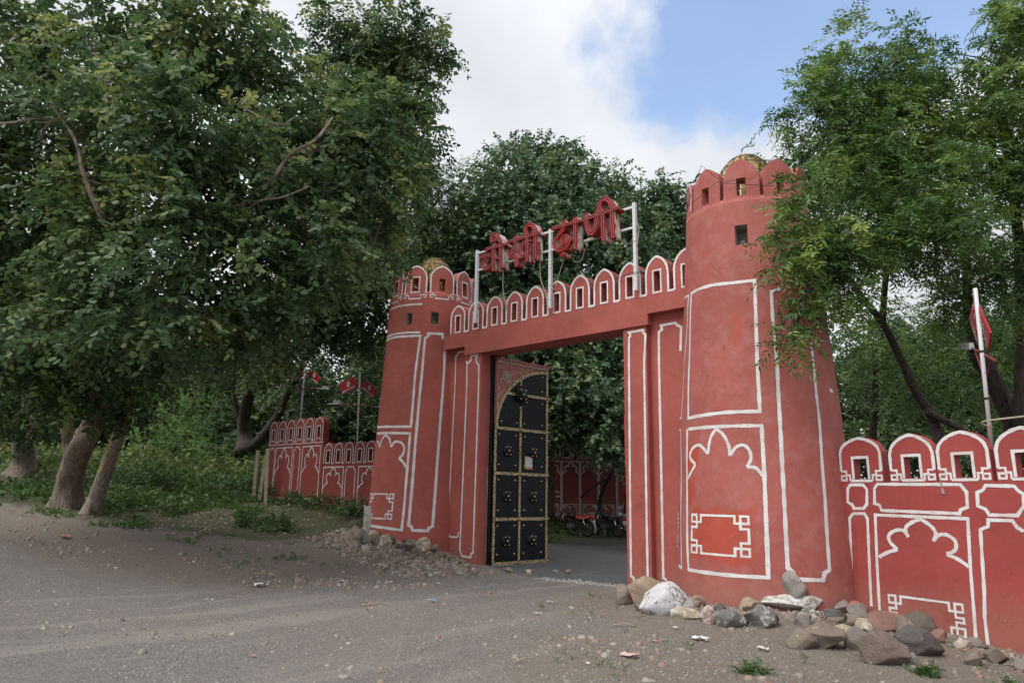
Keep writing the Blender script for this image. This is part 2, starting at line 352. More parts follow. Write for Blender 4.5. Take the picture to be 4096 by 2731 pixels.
def cusparch(mb,fn,u0,u1,zt,zb,w,off=.004):
    # five-cusped arch from u0..u1, tip zt, springing zb
    c=(u0+u1)/2; hw=(u1-u0)/2; h=zt-zb
    for s in (-1,1):
        g=lambda a,b:(c+s*hw*a,zb+h*b)
        ribbon(mb,fn,[g(0,1),g(.14,.93),g(.28,.82),g(.30,.70),g(.24,.60)],w,off,.05,True)
        ribbon(mb,fn,[g(.24,.60),g(.36,.70),g(.52,.72),g(.67,.62),g(.70,.46),g(.64,.33),g(.54,.26)],w,off,.05,True)
        ribbon(mb,fn,[g(.54,.26),g(.76,.18),g(1,0)],w,off,.05,True)
# ------------------------------------------------ measured outlines, in metres on their own surfaces
RT1=[(-125.57, 5.244), (-114.23, 5.245), (-98.44, 5.242), (-79.94, 5.214), (-64.47, 5.221), (-65.48, 4.45), (-66.31, 3.814), (-66.55, 2.995), (-90.16, 2.999), (-126.66, 2.977), (-126.41, 3.985), (-125.57, 5.244)]
RT2=[(-146.99, 5.265), (-130.84, 5.235), (-137.93, 4.034), (-139.85, 3.01), (-151.34, 3.04)]
RT3=[(-126.25, 2.787), (-66.01, 2.763), (-66.21, 2.02), (-67.53, 0.474), (-90.13, 0.472), (-121.06, 0.476), (-127.78, 2.79)]
RT4=[(-151.4, 2.827), (-139.93, 2.801), (-130.74, 0.478), (-136.88, 0.505)]
RTa=[(-97.04, 2.74), (-101.37, 2.596), (-103.61, 2.339)]
RTb=[(-103.61, 2.339), (-107.48, 2.43), (-112.65, 2.494), (-119.62, 2.445), (-122.11, 2.3), (-115.28, 2.176)]
RTc=[(-115.28, 2.176), (-119.18, 2.062), (-124.21, 1.934)]
RTd=[(-97.04, 2.74), (-91.79, 2.642), (-88.18, 2.468), (-87.41, 2.298)]
RTe=[(-87.41, 2.298), (-83.49, 2.422), (-78.29, 2.461), (-74.55, 2.376), (-73.93, 2.238), (-76.65, 2.115)]
RTf=[(-76.65, 2.115), (-71.3, 2.101), (-67.04, 1.98)]
RTbox=[(-117.46, 1.353), (-77.44, 1.344), (-78.42, 0.737), (-116.07, 0.803)]
RT5=[(-45.62, 5.086), (-46.94, 5.046), (-52.68, 5.007), (-53.23, 4.566), (-52.88, 3.807), (-54.16, 2.987), (-55.49, 1.756), (-56.53, 0.623), (-53.84, 0.563), (-52.72, 0.464), (-36.87, 0.456), (-35.59, 0.555), (-32.03, 0.605), (-28.85, 1.768), (-25.87, 2.868), (-24.15, 3.884), (-24.43, 3.822), (-23.1, 4.37)]
LT0=[(-119.49, 6.323), (-95.09, 6.321), (-74.79, 6.314), (-54.88, 6.319)]
LT1=[(-122.02, 5.59), (-94.2, 5.586), (-74.8, 5.581), (-55.56, 5.566)]
LT2=[(-118.91, 5.501), (-89.1, 5.497), (-69.6, 5.485), (-55.03, 5.479), (-58.0, 4.615), (-59.37, 3.237), (-59.63, 3.199), (-83.03, 3.21), (-127.12, 3.265)]
LT3=[(-49.13, 5.416), (-44.84, 5.49), (-45.63, 5.539), (-27.86, 5.551), (-27.75, 5.455), (-24.57, 5.404), (-24.67, 4.643), (-28.21, 3.254), (-29.68, 2.511), (-30.94, 1.724), (-32.55, 0.886), (-36.24, 0.842), (-37.2, 0.779), (-51.5, 0.787), (-52.76, 0.862), (-55.8, 0.903), (-54.33, 1.714), (-53.28, 2.898), (-52.01, 3.85), (-50.34, 4.615), (-49.13, 5.416)]
LT4=[(-121.11, 3.092), (-59.77, 3.037), (-60.46, 2.233), (-61.08, 1.454), (-62.29, 0.788), (-83.17, 0.827), (-105.27, 0.851)]
LTa=[(-114.84, 2.863), (-109.57, 2.872), (-103.32, 2.732)]
LTb=[(-103.32, 2.732), (-100.05, 2.921), (-92.89, 3.023)]
LTc=[(-92.89, 3.023), (-85.69, 2.921), (-82.08, 2.715)]
LTd=[(-82.08, 2.715), (-77.97, 2.834), (-70.8, 2.831), (-65.72, 2.71), (-66.45, 2.55), (-70.66, 2.444)]
LTe=[(-70.66, 2.444), (-65.09, 2.338), (-61.85, 2.22)]
LTbox=[(-74.66, 1.59), (-74.32, 1.025), (-105.96, 1.609), (-101.41, 1.043), (-114.11, 1.595)]
GA=[(-11.822, 4.764), (-11.807, 4.676), (-11.681, 4.763), (-11.686, 4.873), (-11.465, 4.865), (-11.51, 4.774), (-11.486, 4.694), (-11.409, 4.616), (-11.398, 4.077), (-11.421, 1.496), (-11.426, 0.355), (-11.485, 0.33), (-11.502, 0.247), (-11.788, 0.262), (-11.853, 0.404), (-11.834, 1.489), (-11.793, 4.112), (-11.807, 4.676)]
GB=[(-7.257, 4.701), (-7.229, 4.729), (-7.228, 4.786), (-7.26, 4.815), (-6.931, 4.816), (-6.929, 4.759), (-6.882, 4.713), (-6.927, 4.167), (-6.955, 1.12), (-6.961, 0.2), (-7.015, 0.162), (-7.031, 0.056), (-7.247, 0.036), (-7.257, 0.175), (-7.314, 0.198), (-7.307, 1.106), (-7.269, 4.206), (-7.257, 4.701)]
GC=[(-12.019, 5.045), (-12.266, 5.055), (-12.286, 5.009), (-12.363, 4.962), (-12.359, 4.181), (-12.42, 1.481), (-12.431, 0.764), (-12.355, 0.649), (-12.103, 0.65), (-12.06, 0.764)]
GD=[(-6.225, 4.338), (-6.191, 4.791), (-6.273, 4.842), (-6.313, 4.896), (-6.62, 4.89), (-6.6, 4.812), (-6.672, 4.759), (-6.688, 4.163), (-6.716, 1.126), (-6.727, 0.209), (-6.676, 0.18), (-6.667, 0.072)]
W1=[(0.62, 1.872), (1.816, 1.862), (1.887, 1.763), (1.876, 1.561), (1.785, 1.525), (1.762, 1.474), (0.651, 1.488), (0.629, 1.562), (0.55, 1.589), (0.568, 1.806), (0.62, 1.872)]
W0=[(0.176, 1.865), (0.391, 1.863), (0.447, 1.796), (0.425, 1.577), (0.366, 1.51), (0.206, 1.506), (0.18, 1.563), (0.107, 1.601), (0.127, 1.806), (0.176, 1.865)]
Wp=[(0.048, 0.046), (0.087, 0.833), (0.116, 1.359), (0.182, 1.428), (0.369, 1.434), (0.414, 1.36), (0.376, 0.67), (0.349, 0.096)]
W2=[(0.472, 0.032), (0.499, 0.681), (0.543, 1.42), (1.862, 1.41), (1.822, 0.799), (1.799, 0.206), (1.779, -0.223)]
W3=[(2.137, 1.847), (2.478, 1.837), (2.515, 1.781), (2.575, 1.734), (2.557, 1.591), (2.469, 1.471), (2.138, 1.469), (2.1, 1.541), (2.01, 1.58), (2.023, 1.755), (2.099, 1.789), (2.137, 1.847)]
W4=[(2.517, 1.277), (2.45, 1.321), (2.402, 1.405), (2.115, 1.403), (2.105, 1.321), (2.006, 1.276), (1.959, 0.493), (1.926, 0.175), (1.924, -0.197), (1.984, -0.229), (2.049, -0.303), (2.315, -0.294)]
Wa=[(1.204, 1.379), (1.108, 1.34), (1.007, 1.273), (0.99, 1.201), (1.019, 1.123)]
Wb=[(1.019, 1.123), (0.963, 1.209), (0.848, 1.212), (0.734, 1.143), (0.734, 1.043), (0.839, 0.942)]
Wc=[(0.839, 0.942), (0.678, 0.886), (0.542, 0.812)]
Wd=[(1.205, 1.387), (1.324, 1.322), (1.403, 1.239), (1.412, 1.162), (1.368, 1.091)]
We=[(1.368, 1.091), (1.448, 1.172), (1.552, 1.187), (1.655, 1.125), (1.67, 1.034), (1.629, 0.973), (1.531, 0.927)]
Wf=[(1.531, 0.927), (1.668, 0.876), (1.804, 0.789)]
Wbox=[(0.635, 0.285), (1.684, 0.299), (1.641, -0.103), (0.612, -0.139)]
Wmer=[(0.049, 2.394), (0.731, 2.363), (0.853, 2.376), (1.5, 2.346), (1.566, 2.378), (2.198, 2.347), (2.306, 2.341), (0.018, 1.945), (0.686, 1.928), (0.838, 1.945), (1.48, 1.929), (1.539, 1.902), (2.205, 1.888), (2.286, 1.92)]
Wslot=[(0.229, 2.297), (0.475, 2.287), (0.46, 1.93), (0.215, 1.933), (1.066, 2.264), (1.254, 2.257), (1.778, 2.263), (1.987, 2.263), (1.974, 1.948), (1.777, 1.96), (2.485, 2.25)]
SIGN={'ch_bar':[(-10.91, 7.278), (-10.305, 7.261)],
'ch_hook':[(-10.419, 7.308), (-10.476, 7.432), (-10.55, 7.539), (-10.659, 7.593), (-10.738, 7.55), (-10.708, 7.46), (-10.628, 7.461)],
'ch_s1':[(-10.659, 7.33), (-10.64, 6.73)],
'ch_s2':[(-10.427, 7.283), (-10.412, 6.737)],
'ch_b':[(-11.071, 7.139), (-10.914, 7.126), (-10.778, 7.109), (-10.885, 7.057), (-10.982, 6.981), (-10.998, 6.901), (-10.931, 6.818), (-10.813, 6.807), (-10.734, 6.859), (-10.647, 6.922)],
'kh_bar':[(-10.193, 7.289), (-9.281, 7.288)],
'kh_1':[(-9.969, 7.371), (-9.967, 7.283), (-9.985, 7.139), (-10.016, 7.019), (-10.101, 7.045), (-10.155, 6.997), (-10.099, 6.931), (-10.015, 6.972), (-9.962, 6.854), (-9.916, 6.685)],
'kh_s':[(-9.624, 7.287), (-9.62, 6.726)],
'kh_v':[(-9.57, 7.194), (-9.701, 7.173), (-9.807, 7.085), (-9.838, 6.959), (-9.787, 6.861), (-9.696, 6.854), (-9.623, 6.91)],
'kh_s2':[(-9.396, 7.291), (-9.394, 6.735)],
'kh_h':[(-9.621, 7.293), (-9.664, 7.383), (-9.685, 7.482), (-9.642, 7.551), (-9.543, 7.563), (-9.444, 7.487), (-9.391, 7.368), (-9.396, 7.291)],
'dh_bar':[(-8.904, 7.299), (-8.192, 7.289)],
'dh_b':[(-8.587, 7.372), (-8.584, 7.282), (-8.629, 7.191), (-8.727, 7.114), (-8.811, 7.032), (-8.841, 6.937), (-8.802, 6.826), (-8.711, 6.767), (-8.591, 6.765), (-8.494, 6.818), (-8.457, 6.909), (-8.501, 7.008), (-8.591, 7.042), (-8.651, 6.981), (-8.628, 6.887), (-8.553, 6.888), (-8.539, 6.948)],
'dh_dot':[(-8.635, 6.656), (-8.613, 6.65)],
'dh_s':[(-8.294, 7.372), (-8.286, 6.732)],
'nn_bar':[(-8.091, 7.281), (-7.231, 7.322)],
'nn_b':[(-7.987, 7.366), (-7.998, 7.232), (-7.975, 7.077), (-7.908, 6.956), (-7.837, 6.939), (-7.781, 7.016), (-7.751, 7.168), (-7.729, 7.261), (-7.728, 7.371)],
'nn_s':[(-7.595, 7.286), (-7.57, 6.74)],
'nn_s2':[(-7.372, 7.3), (-7.345, 6.746)],
'nn_h':[(-7.597, 7.324), (-7.658, 7.414), (-7.671, 7.504), (-7.628, 7.591), (-7.531, 7.607), (-7.429, 7.535), (-7.366, 7.407), (-7.368, 7.298)]}
#rails [(-11.374, 7.35), (-11.357, 6.915), (-7.323, 6.93), (-6.956, 7.392)] [(-10.408, 6.911), (-9.369, 6.923)] dep (2457.3093833822118, 894.526428654952) (2484.5489078270502, 909.0003588026084)
CTL=[(-12.21, 2.96, 0.22), (-16.34, 3.84, 0.54), (-13.97, 7.09, 0.44), (-16.45, 6.59, 0.68), (-20.88, 6.21, 1.11), (-19.87, 6.45, 1.01), (-29.47, 6.66, 1.5), (-31.25, 7.62, 2.14), (-23.3, 10.74, 1.7), (-20.7, 11.83, 1.23), (-16.27, 10.21, 0.6), (-12.53, 7.39, 0.06), (-13.31, 4.99, 0.24), (-7.4, 11.4, 0), (-9.4, 11.6, 0), (-11.3, 11.4, 0), (-9.4, 14, 0), (-11.9, 11.1, 0.22), (-12.4, 10.9, 0.4), (-13.5, 10.6, 0.53), (-14.9, 10.9, 0.9), (-16, 12, 1.1), (-18.7, 12, 1.28), (-22, 12, 1.35), (-5, 10.5, 0), (-3.6, 11.3, 0.05), (-2.4, 11.0, -0.1), (-1.2, 10.6, -0.28), (1, 9.8, -0.35), (-6.5, 8.5, 0), (-9, 9, 0), (-11, 9, 0.06), (-4, 5, 0), (-1, 6, -0.12), (-6, 4, 0), (0, 0, 0), (-8, 6, 0.02), (-10, 7, 0.08), (3, 5, -0.3), (-5, 0, 0), (-11, 17, 0), (-14, 21, 0), (-16.5, 23.7, 0), (-17.5, 24.6, 0.06), (-19, 26, 0.2), (-12, 25, 0), (-10, 30, 0.3), (-22, 24, 0.6), (-24, 28, 0.9), (-15, 15, 0.5), (-18, 16, 1.0), (-40, 10, 2.8), (-40, 30, 3), (-30, 20, 2.4), (-30, 40, 2.5), (-2, 14, 0), (2, 14, -0.2), (0, 25, 0), (0, 40, 0.5), (-15, 3, 0.75), (-14, -2, 0.8), (-25, 0, 2.2), (10, 10, -0.3), (15, 30, 0), (-10, 2, 0.2)]
TR_A=[(-16.54, 3.01, 11.05, 1.4, 1.18), (-14.14, 4.0, 10.31, 1.51, 1.2), (-12.6, 5.28, 10.63, 1.25, 1.1), (-12.36, 5.8, 9.61, 1.15, 1.1), (-14.05, 3.4, 7.99, 1.4, 1.21), (-11.83, 4.11, 7.65, 1.2, 1.03), (-11.38, 5.25, 7.48, 1.25, 1.08), (-11.5, 6.98, 8.22, 1.25, 1.15), (-11.42, 8.07, 9.44, 1.08, 1.02), (-11.04, 8.22, 7.77, 0.78, 1.25), (-10.99, 6.66, 6.24, 1.17, 1.21), (-10.95, 4.8, 5.68, 1.15, 0.99), (-12.72, 3.86, 5.83, 1.29, 1.08), (-14.97, 3.06, 6.38, 1.17, 1.31), (-14.09, 3.66, 4.67, 1.25, 0.81), (-11.73, 4.46, 4.46, 1.15, 0.74), (-11.09, 5.62, 4.82, 0.95, 0.86), (-15.59, 1.96, 8.18, 1.4, 1.4), (-15.9, 2.37, 5.9, 1.17, 1.4)]
TR_B=[(-17.33, 5.07, 4.06, 1.33, 0.67), (-15.63, 5.81, 4.38, 1.08, 0.54), (-17.43, 4.19, 4.39, 1.08, 0.65), (-13.7, 6.07, 4.7, 1.0, 0.55), (-14.9, 5.0, 4.67, 1.2, 0.6), (-17.74, 5.53, 3.59, 1.03, 0.4)]
TR_Cc=[(-26.15, 5.48, 6.21, 1.74, 1.58), (-26.29, 5.93, 4.29, 1.34, 1.18), (-23.91, 5.83, 7.12, 1.96, 1.51), (-27.04, 4.57, 6.57, 1.97, 2.37)]
TR_Dd=[(-16.43, 10.38, 14.33, 0.9, 1.43), (-15.54, 10.95, 15.08, 1.2, 1.05), (-14.52, 11.96, 14.74, 0.83, 0.98), (-15.2, 11.75, 13.4, 0.98, 0.98), (-16.13, 11.1, 12.8, 1.51, 1.2), (-14.5, 11.69, 11.1, 0.72, 1.0), (-16.18, 10.47, 10.15, 1.79, 1.43), (-14.83, 10.92, 8.08, 1.09, 1.36), (-16.82, 10.73, 7.35, 1.65, 1.43), (-16.26, 11.4, 6.8, 1.15, 0.93), (-17.65, 10.28, 6.35, 1.58, 1.0), (-22.94, 15.26, 6.05, 1.74, 1.06), (-21.78, 10.78, 6.15, 2.06, 1.24), (-19.47, 14.21, 6.17, 0.77, 0.69)]
TR_E=[(-18.23, 15.04, 11.72, 0.99, 1.43), (-18.19, 16.16, 12.69, 1.12, 1.03), (-18.78, 14.89, 10.58, 1.17, 1.25), (-18.12, 16.69, 11.15, 1.21, 1.49), (-18.22, 15.62, 9.81, 1.25, 1.08)]
TR_P=[(-16.69, 19.72, 14.49, 2.01, 1.2), (-17.36, 18.28, 12.68, 1.65, 1.45), (-15.21, 21.41, 13.25, 2.01, 1.41), (-13.68, 22.88, 12.9, 1.61, 1.2), (-12.71, 23.91, 12.33, 1.31, 1.41), (-15.68, 18.85, 11.21, 2.24, 1.86), (-13.5, 21.05, 10.35, 2.33, 1.77), (-17.75, 17.44, 9.71, 1.58, 1.86), (-15.88, 18.16, 8.29, 2.15, 1.79), (-13.83, 18.97, 7.13, 2.07, 1.72), (-12.93, 22.15, 8.37, 2.05, 1.86), (-14.32, 17.68, 5.35, 1.65, 1.4), (-13.01, 18.94, 5.06, 1.65, 1.4), (-13.25, 17.63, 4.13, 1.1, 0.71), (-11.7, 17.8, 3.59, 0.68, 0.75), (-12.06, 19.88, 4.76, 1.65, 1.4), (-15.05, 16.87, 5.9, 1.65, 1.4)]
TR_N=[(-3.35, 13.79, 9.82, 1.05, 1.05), (-2.48, 14.47, 10.18, 0.95, 0.85), (-1.7, 15.51, 9.03, 1.05, 1.0), (-0.75, 14.77, 9.74, 0.84, 1.21), (-3.89, 12.9, 8.9, 0.82, 0.63), (-3.03, 15.08, 8.76, 1.35, 1.09), (-3.58, 12.89, 7.54, 0.93, 0.65), (-3.36, 10.56, 6.35, 0.43, 0.43), (-2.78, 13.22, 6.55, 1.08, 0.72), (-1.78, 14.04, 6.79, 1.17, 0.9), (-3.46, 10.82, 5.62, 0.39, 0.59), (-3.36, 12.12, 5.26, 0.76, 0.63), (-3.64, 10.88, 4.44, 0.31, 0.35), (-1.59, 16.44, 6.2, 1.0, 0.9), (-0.51, 16.92, 7.83, 0.9, 1.66), (-3.09, 12.4, 6.04, 0.77, 0.56), (-3.36, 13.63, 8.06, 1.06, 0.77), (-2.47, 15.11, 8.03, 1.1, 0.85), (-3.57, 12.04, 5.82, 0.86, 0.69), (-2.46, 14.26, 6.3, 0.93, 0.56), (-1.31, 16.07, 8.3, 1.0, 1.0), (-3.16, 14.21, 8.99, 1.0, 0.75), (-3.66, 10.46, 5.32, 0.23, 0.46), (-3.69, 10.63, 4.2, 0.27, 0.27), (-0.52, 14.77, 10.43, 0.75, 0.7), (-2.66, 16.93, 5.98, 0.59, 0.54)]
TR_N2=[(-4.77, 19.19, 5.88, 1.16, 0.84), (-3.66, 21.48, 6.15, 1.36, 0.75), (-2.28, 21.44, 5.81, 1.29, 1.16), (-1.34, 21.81, 7.4, 1.29, 1.94), (-4.59, 21.03, 4.87, 1.5, 0.89), (-2.94, 21.25, 4.47, 1.42, 0.84)]
TR_BR=[(-8.57, 32.28, 5.89, 2.37, 1.72), (-6.37, 35.57, 6.09, 2.67, 1.78), (-3.68, 36.47, 6.52, 2.58, 2.15), (-8.31, 35.98, 8.07, 2.84, 1.89), (-5.19, 38.69, 8.37, 3.08, 1.89), (-7.65, 28.26, 3.68, 1.86, 0.84), (-5.22, 30.45, 3.64, 2.24, 0.84), (-3.12, 32.29, 3.78, 2.24, 0.84)]
TR_BL=[(-47.98, 11.02, 5.09, 3.16, 1.72), (-47.0, 14.31, 6.22, 3.31, 1.81), (-34.16, 18.04, 4.57, 2.32, 1.81), (-31.7, 20.11, 5.0, 2.84, 2.07), (-29.48, 22.08, 5.05, 2.32, 2.07), (-29.02, 24.37, 7.94, 2.72, 2.72), (-45.76, 17.44, 8.67, 3.63, 1.74), (-51.3, 12.52, 8.54, 3.16, 1.89), (-40.02, 20.02, 7.99, 3.46, 2.26), (-48.48, 18.53, 6.09, 3.79, 1.98), (-44.43, 20.83, 5.9, 3.23, 1.61)]
TR_AC=[(-35.47, 14.02, 4.92, 1.58, 1.1), (-35.32, 15.34, 5.54, 1.51, 1.0), (-33.84, 14.4, 3.92, 1.89, 0.83), (-31.74, 15.01, 3.54, 1.26, 0.57), (-35.25, 13.14, 3.89, 1.06, 0.71)]
TR_BC=[(-20.27, 21.97, 5.41, 1.72, 1.61), (-17.68, 27.84, 7.28, 2.37, 2.37), (-20.92, 26.22, 7.63, 3.05, 2.07), (-23.53, 30.16, 5.02, 2.32, 1.5), (-20.98, 32.42, 5.08, 2.72, 1.63), (-22.83, 23.71, 10.31, 3.05, 3.05), (-16.53, 29.48, 9.86, 2.44, 3.66), (-24.28, 22.6, 9.69, 1.83, 3.05)]
TRK={'A': [([(-20.89, 6.22, 1.02), (-20.58, 6.09, 1.93), (-19.79, 6.03, 2.67), (-18.92, 5.96, 3.23), (-17.91, 5.61, 4.2), (-17.01, 5.03, 5.15), (-15.58, 4.7, 5.94), (-13.73, 4.78, 6.6), (-12.43, 5.1, 7.12)], 0.33, 0.14), ([(-20.52, 6.06, 2.25), (-20.38, 5.88, 2.8), (-20.12, 5.73, 3.16), (-19.21, 5.38, 4.3), (-16.95, 4.44, 5.03)], 0.17, 0.1), ([(-11.91, 5.22, 5.99), (-11.09, 5.2, 6.2), (-10.77, 5.27, 6.5), (-10.18, 5.33, 6.66), (-9.99, 5.5, 7.12), (-9.72, 5.79, 7.42), (-9.85, 6.17, 8.06)], 0.06, 0.02), ([(-11.24, 5.24, 6.11), (-10.41, 5.23, 6.29), (-9.83, 5.35, 6.26), (-9.56, 5.67, 6.49)], 0.028, 0.01), ([(-13.52, 1.99, 7.4), (-13.14, 2.31, 7.47), (-13.1, 2.7, 7.68), (-13.08, 3.58, 7.97)], 0.035, 0.02), ([(-13.21, 2.7, 7.34), (-13.04, 2.76, 7.64), (-12.82, 3.15, 7.92), (-12.8, 3.44, 8.38)], 0.03, 0.015), ([(-12.25, 3.58, 5.85), (-12.4, 3.24, 6.57), (-12.55, 3.04, 7.26), (-13.19, 2.79, 7.99)], 0.05, 0.02), ([(-10.63, 4.81, 7.98), (-9.82, 5.14, 7.46), (-9.59, 5.31, 7.58)], 0.025, 0.012), ([(-17.91, 5.61, 4.2), (-16.26, 5.78, 4.9), (-14.03, 5.51, 5.57), (-12.38, 5.42, 6.21), (-11.58, 5.9, 7.0), (-11.19, 6.62, 8.07)], 0.16, 0.07), ([(-17.01, 5.03, 5.15), (-15.43, 4.05, 6.27), (-15.12, 3.89, 7.74), (-15.96, 3.31, 9.47)], 0.15, 0.05)], 'B': [([(-19.87, 6.47, 0.95), (-19.38, 6.43, 1.63), (-18.76, 6.36, 2.35), (-18.02, 6.25, 3.09), (-17.2, 5.94, 3.82), (-16.31, 5.85, 4.52)], 0.2, 0.11)], 'Cc': [([(-31.3, 7.62, 2.01), (-31.09, 7.57, 2.78), (-30.54, 7.21, 3.84), (-29.75, 6.58, 5.53), (-27.34, 5.6, 6.82)], 0.42, 0.25), ([(-30.7, 7.54, 3.14), (-29.37, 7.41, 3.88), (-27.79, 7.0, 5.39)], 0.2, 0.12)], 'Dd': [([(-26.77, 14.05, 3.22), (-26.72, 13.81, 4.2), (-25.4, 13.24, 5.43), (-22.8, 12.49, 6.56), (-19.6, 11.99, 8.6), (-17.45, 11.71, 11.4), (-15.7, 11.16, 13.91)], 0.3, 0.1), ([(-26.57, 14.2, 3.32), (-24.83, 14.09, 4.32), (-23.35, 13.74, 5.32), (-19.51, 12.55, 7.0)], 0.22, 0.08), ([(-26.72, 13.81, 4.2), (-26.37, 13.16, 5.11), (-25.77, 12.61, 6.46)], 0.13, 0.06)], 'E': [([(-20.26, 17.64, 6.12), (-19.58, 16.76, 8.81), (-18.78, 16.02, 11.41)], 0.25, 0.12)], 'P': [([(-19.85, 22.26, 1.03), (-19.11, 21.52, 3.43), (-17.51, 20.08, 6.18), (-15.96, 19.97, 8.9), (-15.88, 19.85, 11.87)], 0.4, 0.15)], 'N': [([(-3.42, 18.62, 2.63), (-3.4, 18.41, 3.41), (-3.6, 17.75, 4.1), (-3.68, 17.07, 4.75), (-3.75, 16.14, 5.38), (-3.76, 14.67, 5.66), (-3.69, 12.5, 6.22)], 0.13, 0.05), ([(-1.99, 19.24, 2.52), (-2.0, 18.98, 3.38), (-2.24, 18.46, 4.41), (-2.38, 17.91, 4.9)], 0.22, 0.17), ([(-2.38, 17.91, 4.9), (-2.35, 17.31, 5.62), (-2.1, 15.87, 6.58), (-2.47, 15.11, 8.03)], 0.12, 0.05), ([(-1.82, 18.56, 3.02), (-1.52, 18.13, 5.38), (-1.29, 17.24, 6.77), (-1.14, 16.01, 9.04)], 0.17, 0.08), ([(-3.75, 16.14, 5.38), (-3.43, 15.48, 6.22), (-3.01, 15.0, 6.8), (-3.0, 14.65, 8.02), (-3.24, 14.06, 9.24)], 0.07, 0.03), ([(-3.49, 17.98, 3.66), (-2.89, 18.5, 3.22), (-2.51, 18.82, 2.84)], 0.09, 0.06)], 'N2': [([(-6.13, 23.14, 2.4), (-5.45, 21.76, 4.46), (-5.0, 20.43, 5.65)], 0.12, 0.07), ([(-3.76, 25.23, 2.45), (-3.03, 23.9, 4.52), (-2.36, 22.58, 6.37)], 0.14, 0.08)], 'L': [([(-18.57, 26.85, 0.99), (-18.12, 26.4, 1.6), (-17.12, 25.63, 2.55), (-16.16, 24.94, 3.14), (-14.9, 24.47, 3.88)], 0.13, 0.08), ([(-18.78, 25.81, 1.59), (-18.02, 25.78, 2.13), (-17.04, 25.7, 2.55)], 0.05, 0.05)]}
FL1={'pole': [(-17.51, 12.7, 2.5), (-17.62, 12.7, 5.24)], 'fl': [[(-18.7, 12.7, 4.97), (-17.87, 12.7, 5.14), (-17.65, 12.7, 4.79), (-18.42, 12.7, 4.62)], [(-17.3, 12.7, 5.01), (-16.66, 12.7, 4.61), (-16.86, 12.7, 4.37), (-17.56, 12.7, 4.76)]], 'arm': [(-18.52, 12.7, 4.33), (-16.74, 12.7, 4.12)], 'br': [(-18.05, 12.7, 4.25), (-17.57, 12.7, 3.95), (-17.13, 12.7, 4.15)], 'lamp': [(-19.17, 12.7, 4.38), (-18.52, 12.7, 4.34)], 'lamp2': [(-16.74, 12.7, 4.12), (-16.31, 12.7, 4.07)], 'mid': [(-17.59, 12.7, 4.22)]}
FL2={'pole': [(-20.78, 12.7, 3.37), (-20.73, 12.7, 5.96)], 'fl': [[(-21.93, 12.7, 5.62), (-21.12, 12.7, 5.78), (-20.83, 12.7, 5.47), (-21.52, 12.7, 5.24)], [(-20.28, 12.7, 5.63), (-19.74, 12.7, 5.27), (-19.91, 12.7, 5.1), (-20.64, 12.7, 5.49)]], 'arm': [(-21.87, 12.7, 5.17), (-19.81, 12.7, 4.94)], 'br': [(-21.29, 12.7, 5.09), (-20.78, 12.7, 4.83), (-20.3, 12.7, 4.99)], 'lamp': [(-22.6, 12.7, 5.22), (-21.87, 12.7, 5.16)], 'lamp2': [(-19.81, 12.7, 4.94), (-19.22, 12.7, 4.86)], 'mid': [(-20.79, 12.7, 5.05)]}
FL3={'pole': [(-1.48, 11.42, 2.15), (-1.42, 11.4, 4.58)], 'fl': [[(-1.48, 11.75, 4.54), (-1.39, 11.35, 4.24), (-1.59, 12.21, 4.01), (-1.7, 12.68, 4.45)], [(-1.39, 11.35, 4.3), (-1.21, 10.57, 3.75), (-1.31, 11.0, 3.61), (-1.4, 11.39, 4.09)]], 'arm': [(-1.77, 13.01, 4.04), (-1.19, 10.48, 3.37)], 'br': [(-1.68, 12.62, 3.91), (-1.49, 11.79, 3.3), (-1.28, 10.87, 3.47)], 'lamp': [(-2.42, 15.8, 4.59), (-1.76, 12.94, 4.02)], 'lamp2': None, 'mid': [(-1.44, 11.41, 3.64)]}
ROCKS=[(-6.25, 9.73, 0.0, 0.288, 0.299, 'grey_red'), (-6.11, 10.24, 0.0, 0.681, 0.42, 'tan'), (-5.27, 9.35, 0.0, 0.669, 0.456, 'white'), (-5.79, 9.41, -0.0, 0.179, 0.105, 'grey'), (-5.01, 9.32, 0.0, 0.497, 0.179, 'pale'), (-5.29, 10.29, 0.0, 0.325, 0.195, 'tan'), (-4.61, 9.27, 0.0, 0.291, 0.212, 'pinkwhite'), (-4.24, 9.23, 0.0, 0.489, 0.231, 'whitegrey'), (-3.93, 9.56, 0.0, 0.491, 0.284, 'whitegrey'), (-3.56, 9.96, 0.0, 0.286, 0.169, 'grey'), (-4.47, 10.38, 0.0, 0.371, 0.214, 'tan'), (-3.03, 8.97, -0.02, 0.496, 0.307, 'brown'), (-3.55, 10.03, 0.0, 0.295, 0.188, 'pale'), (-3.17, 8.74, 0.0, 0.328, 0.211, 'brown'), (-3.41, 10.59, 0.0, 0.277, 0.166, 'dark'), (-3.47, 11.29, 0.0, 0.323, 0.161, 'grey'), (-3.01, 9.79, 0.0, 0.278, 0.152, 'pale'), (-3.15, 10.59, 0.02, 0.218, 0.15, 'brown'), (-3.17, 11.17, 0.0, 0.371, 0.214, 'red'), (-2.82, 10.83, -0.08, 0.72, 0.232, 'redgrey'), (-2.7, 9.32, -0.08, 0.355, 0.284, 'grey'), (-2.32, 8.87, -0.12, 0.491, 0.377, 'patch'), (-2.14, 9.84, -0.15, 0.545, 0.308, 'dark'), (-2.38, 10.96, -0.15, 0.477, 0.292, 'dark2'), (-1.99, 10.78, -0.2, 0.279, 0.152, 'brown'), (-1.81, 10.96, -0.22, 0.305, 0.127, 'grey'), (-2.17, 9.29, -0.15, 0.181, 0.136, 'grey'), (-1.76, 10.45, -0.22, 0.218, 0.097, 'brown'), (-4.29, 9.72, 0.0, 0.322, 0.107, 'pale')]
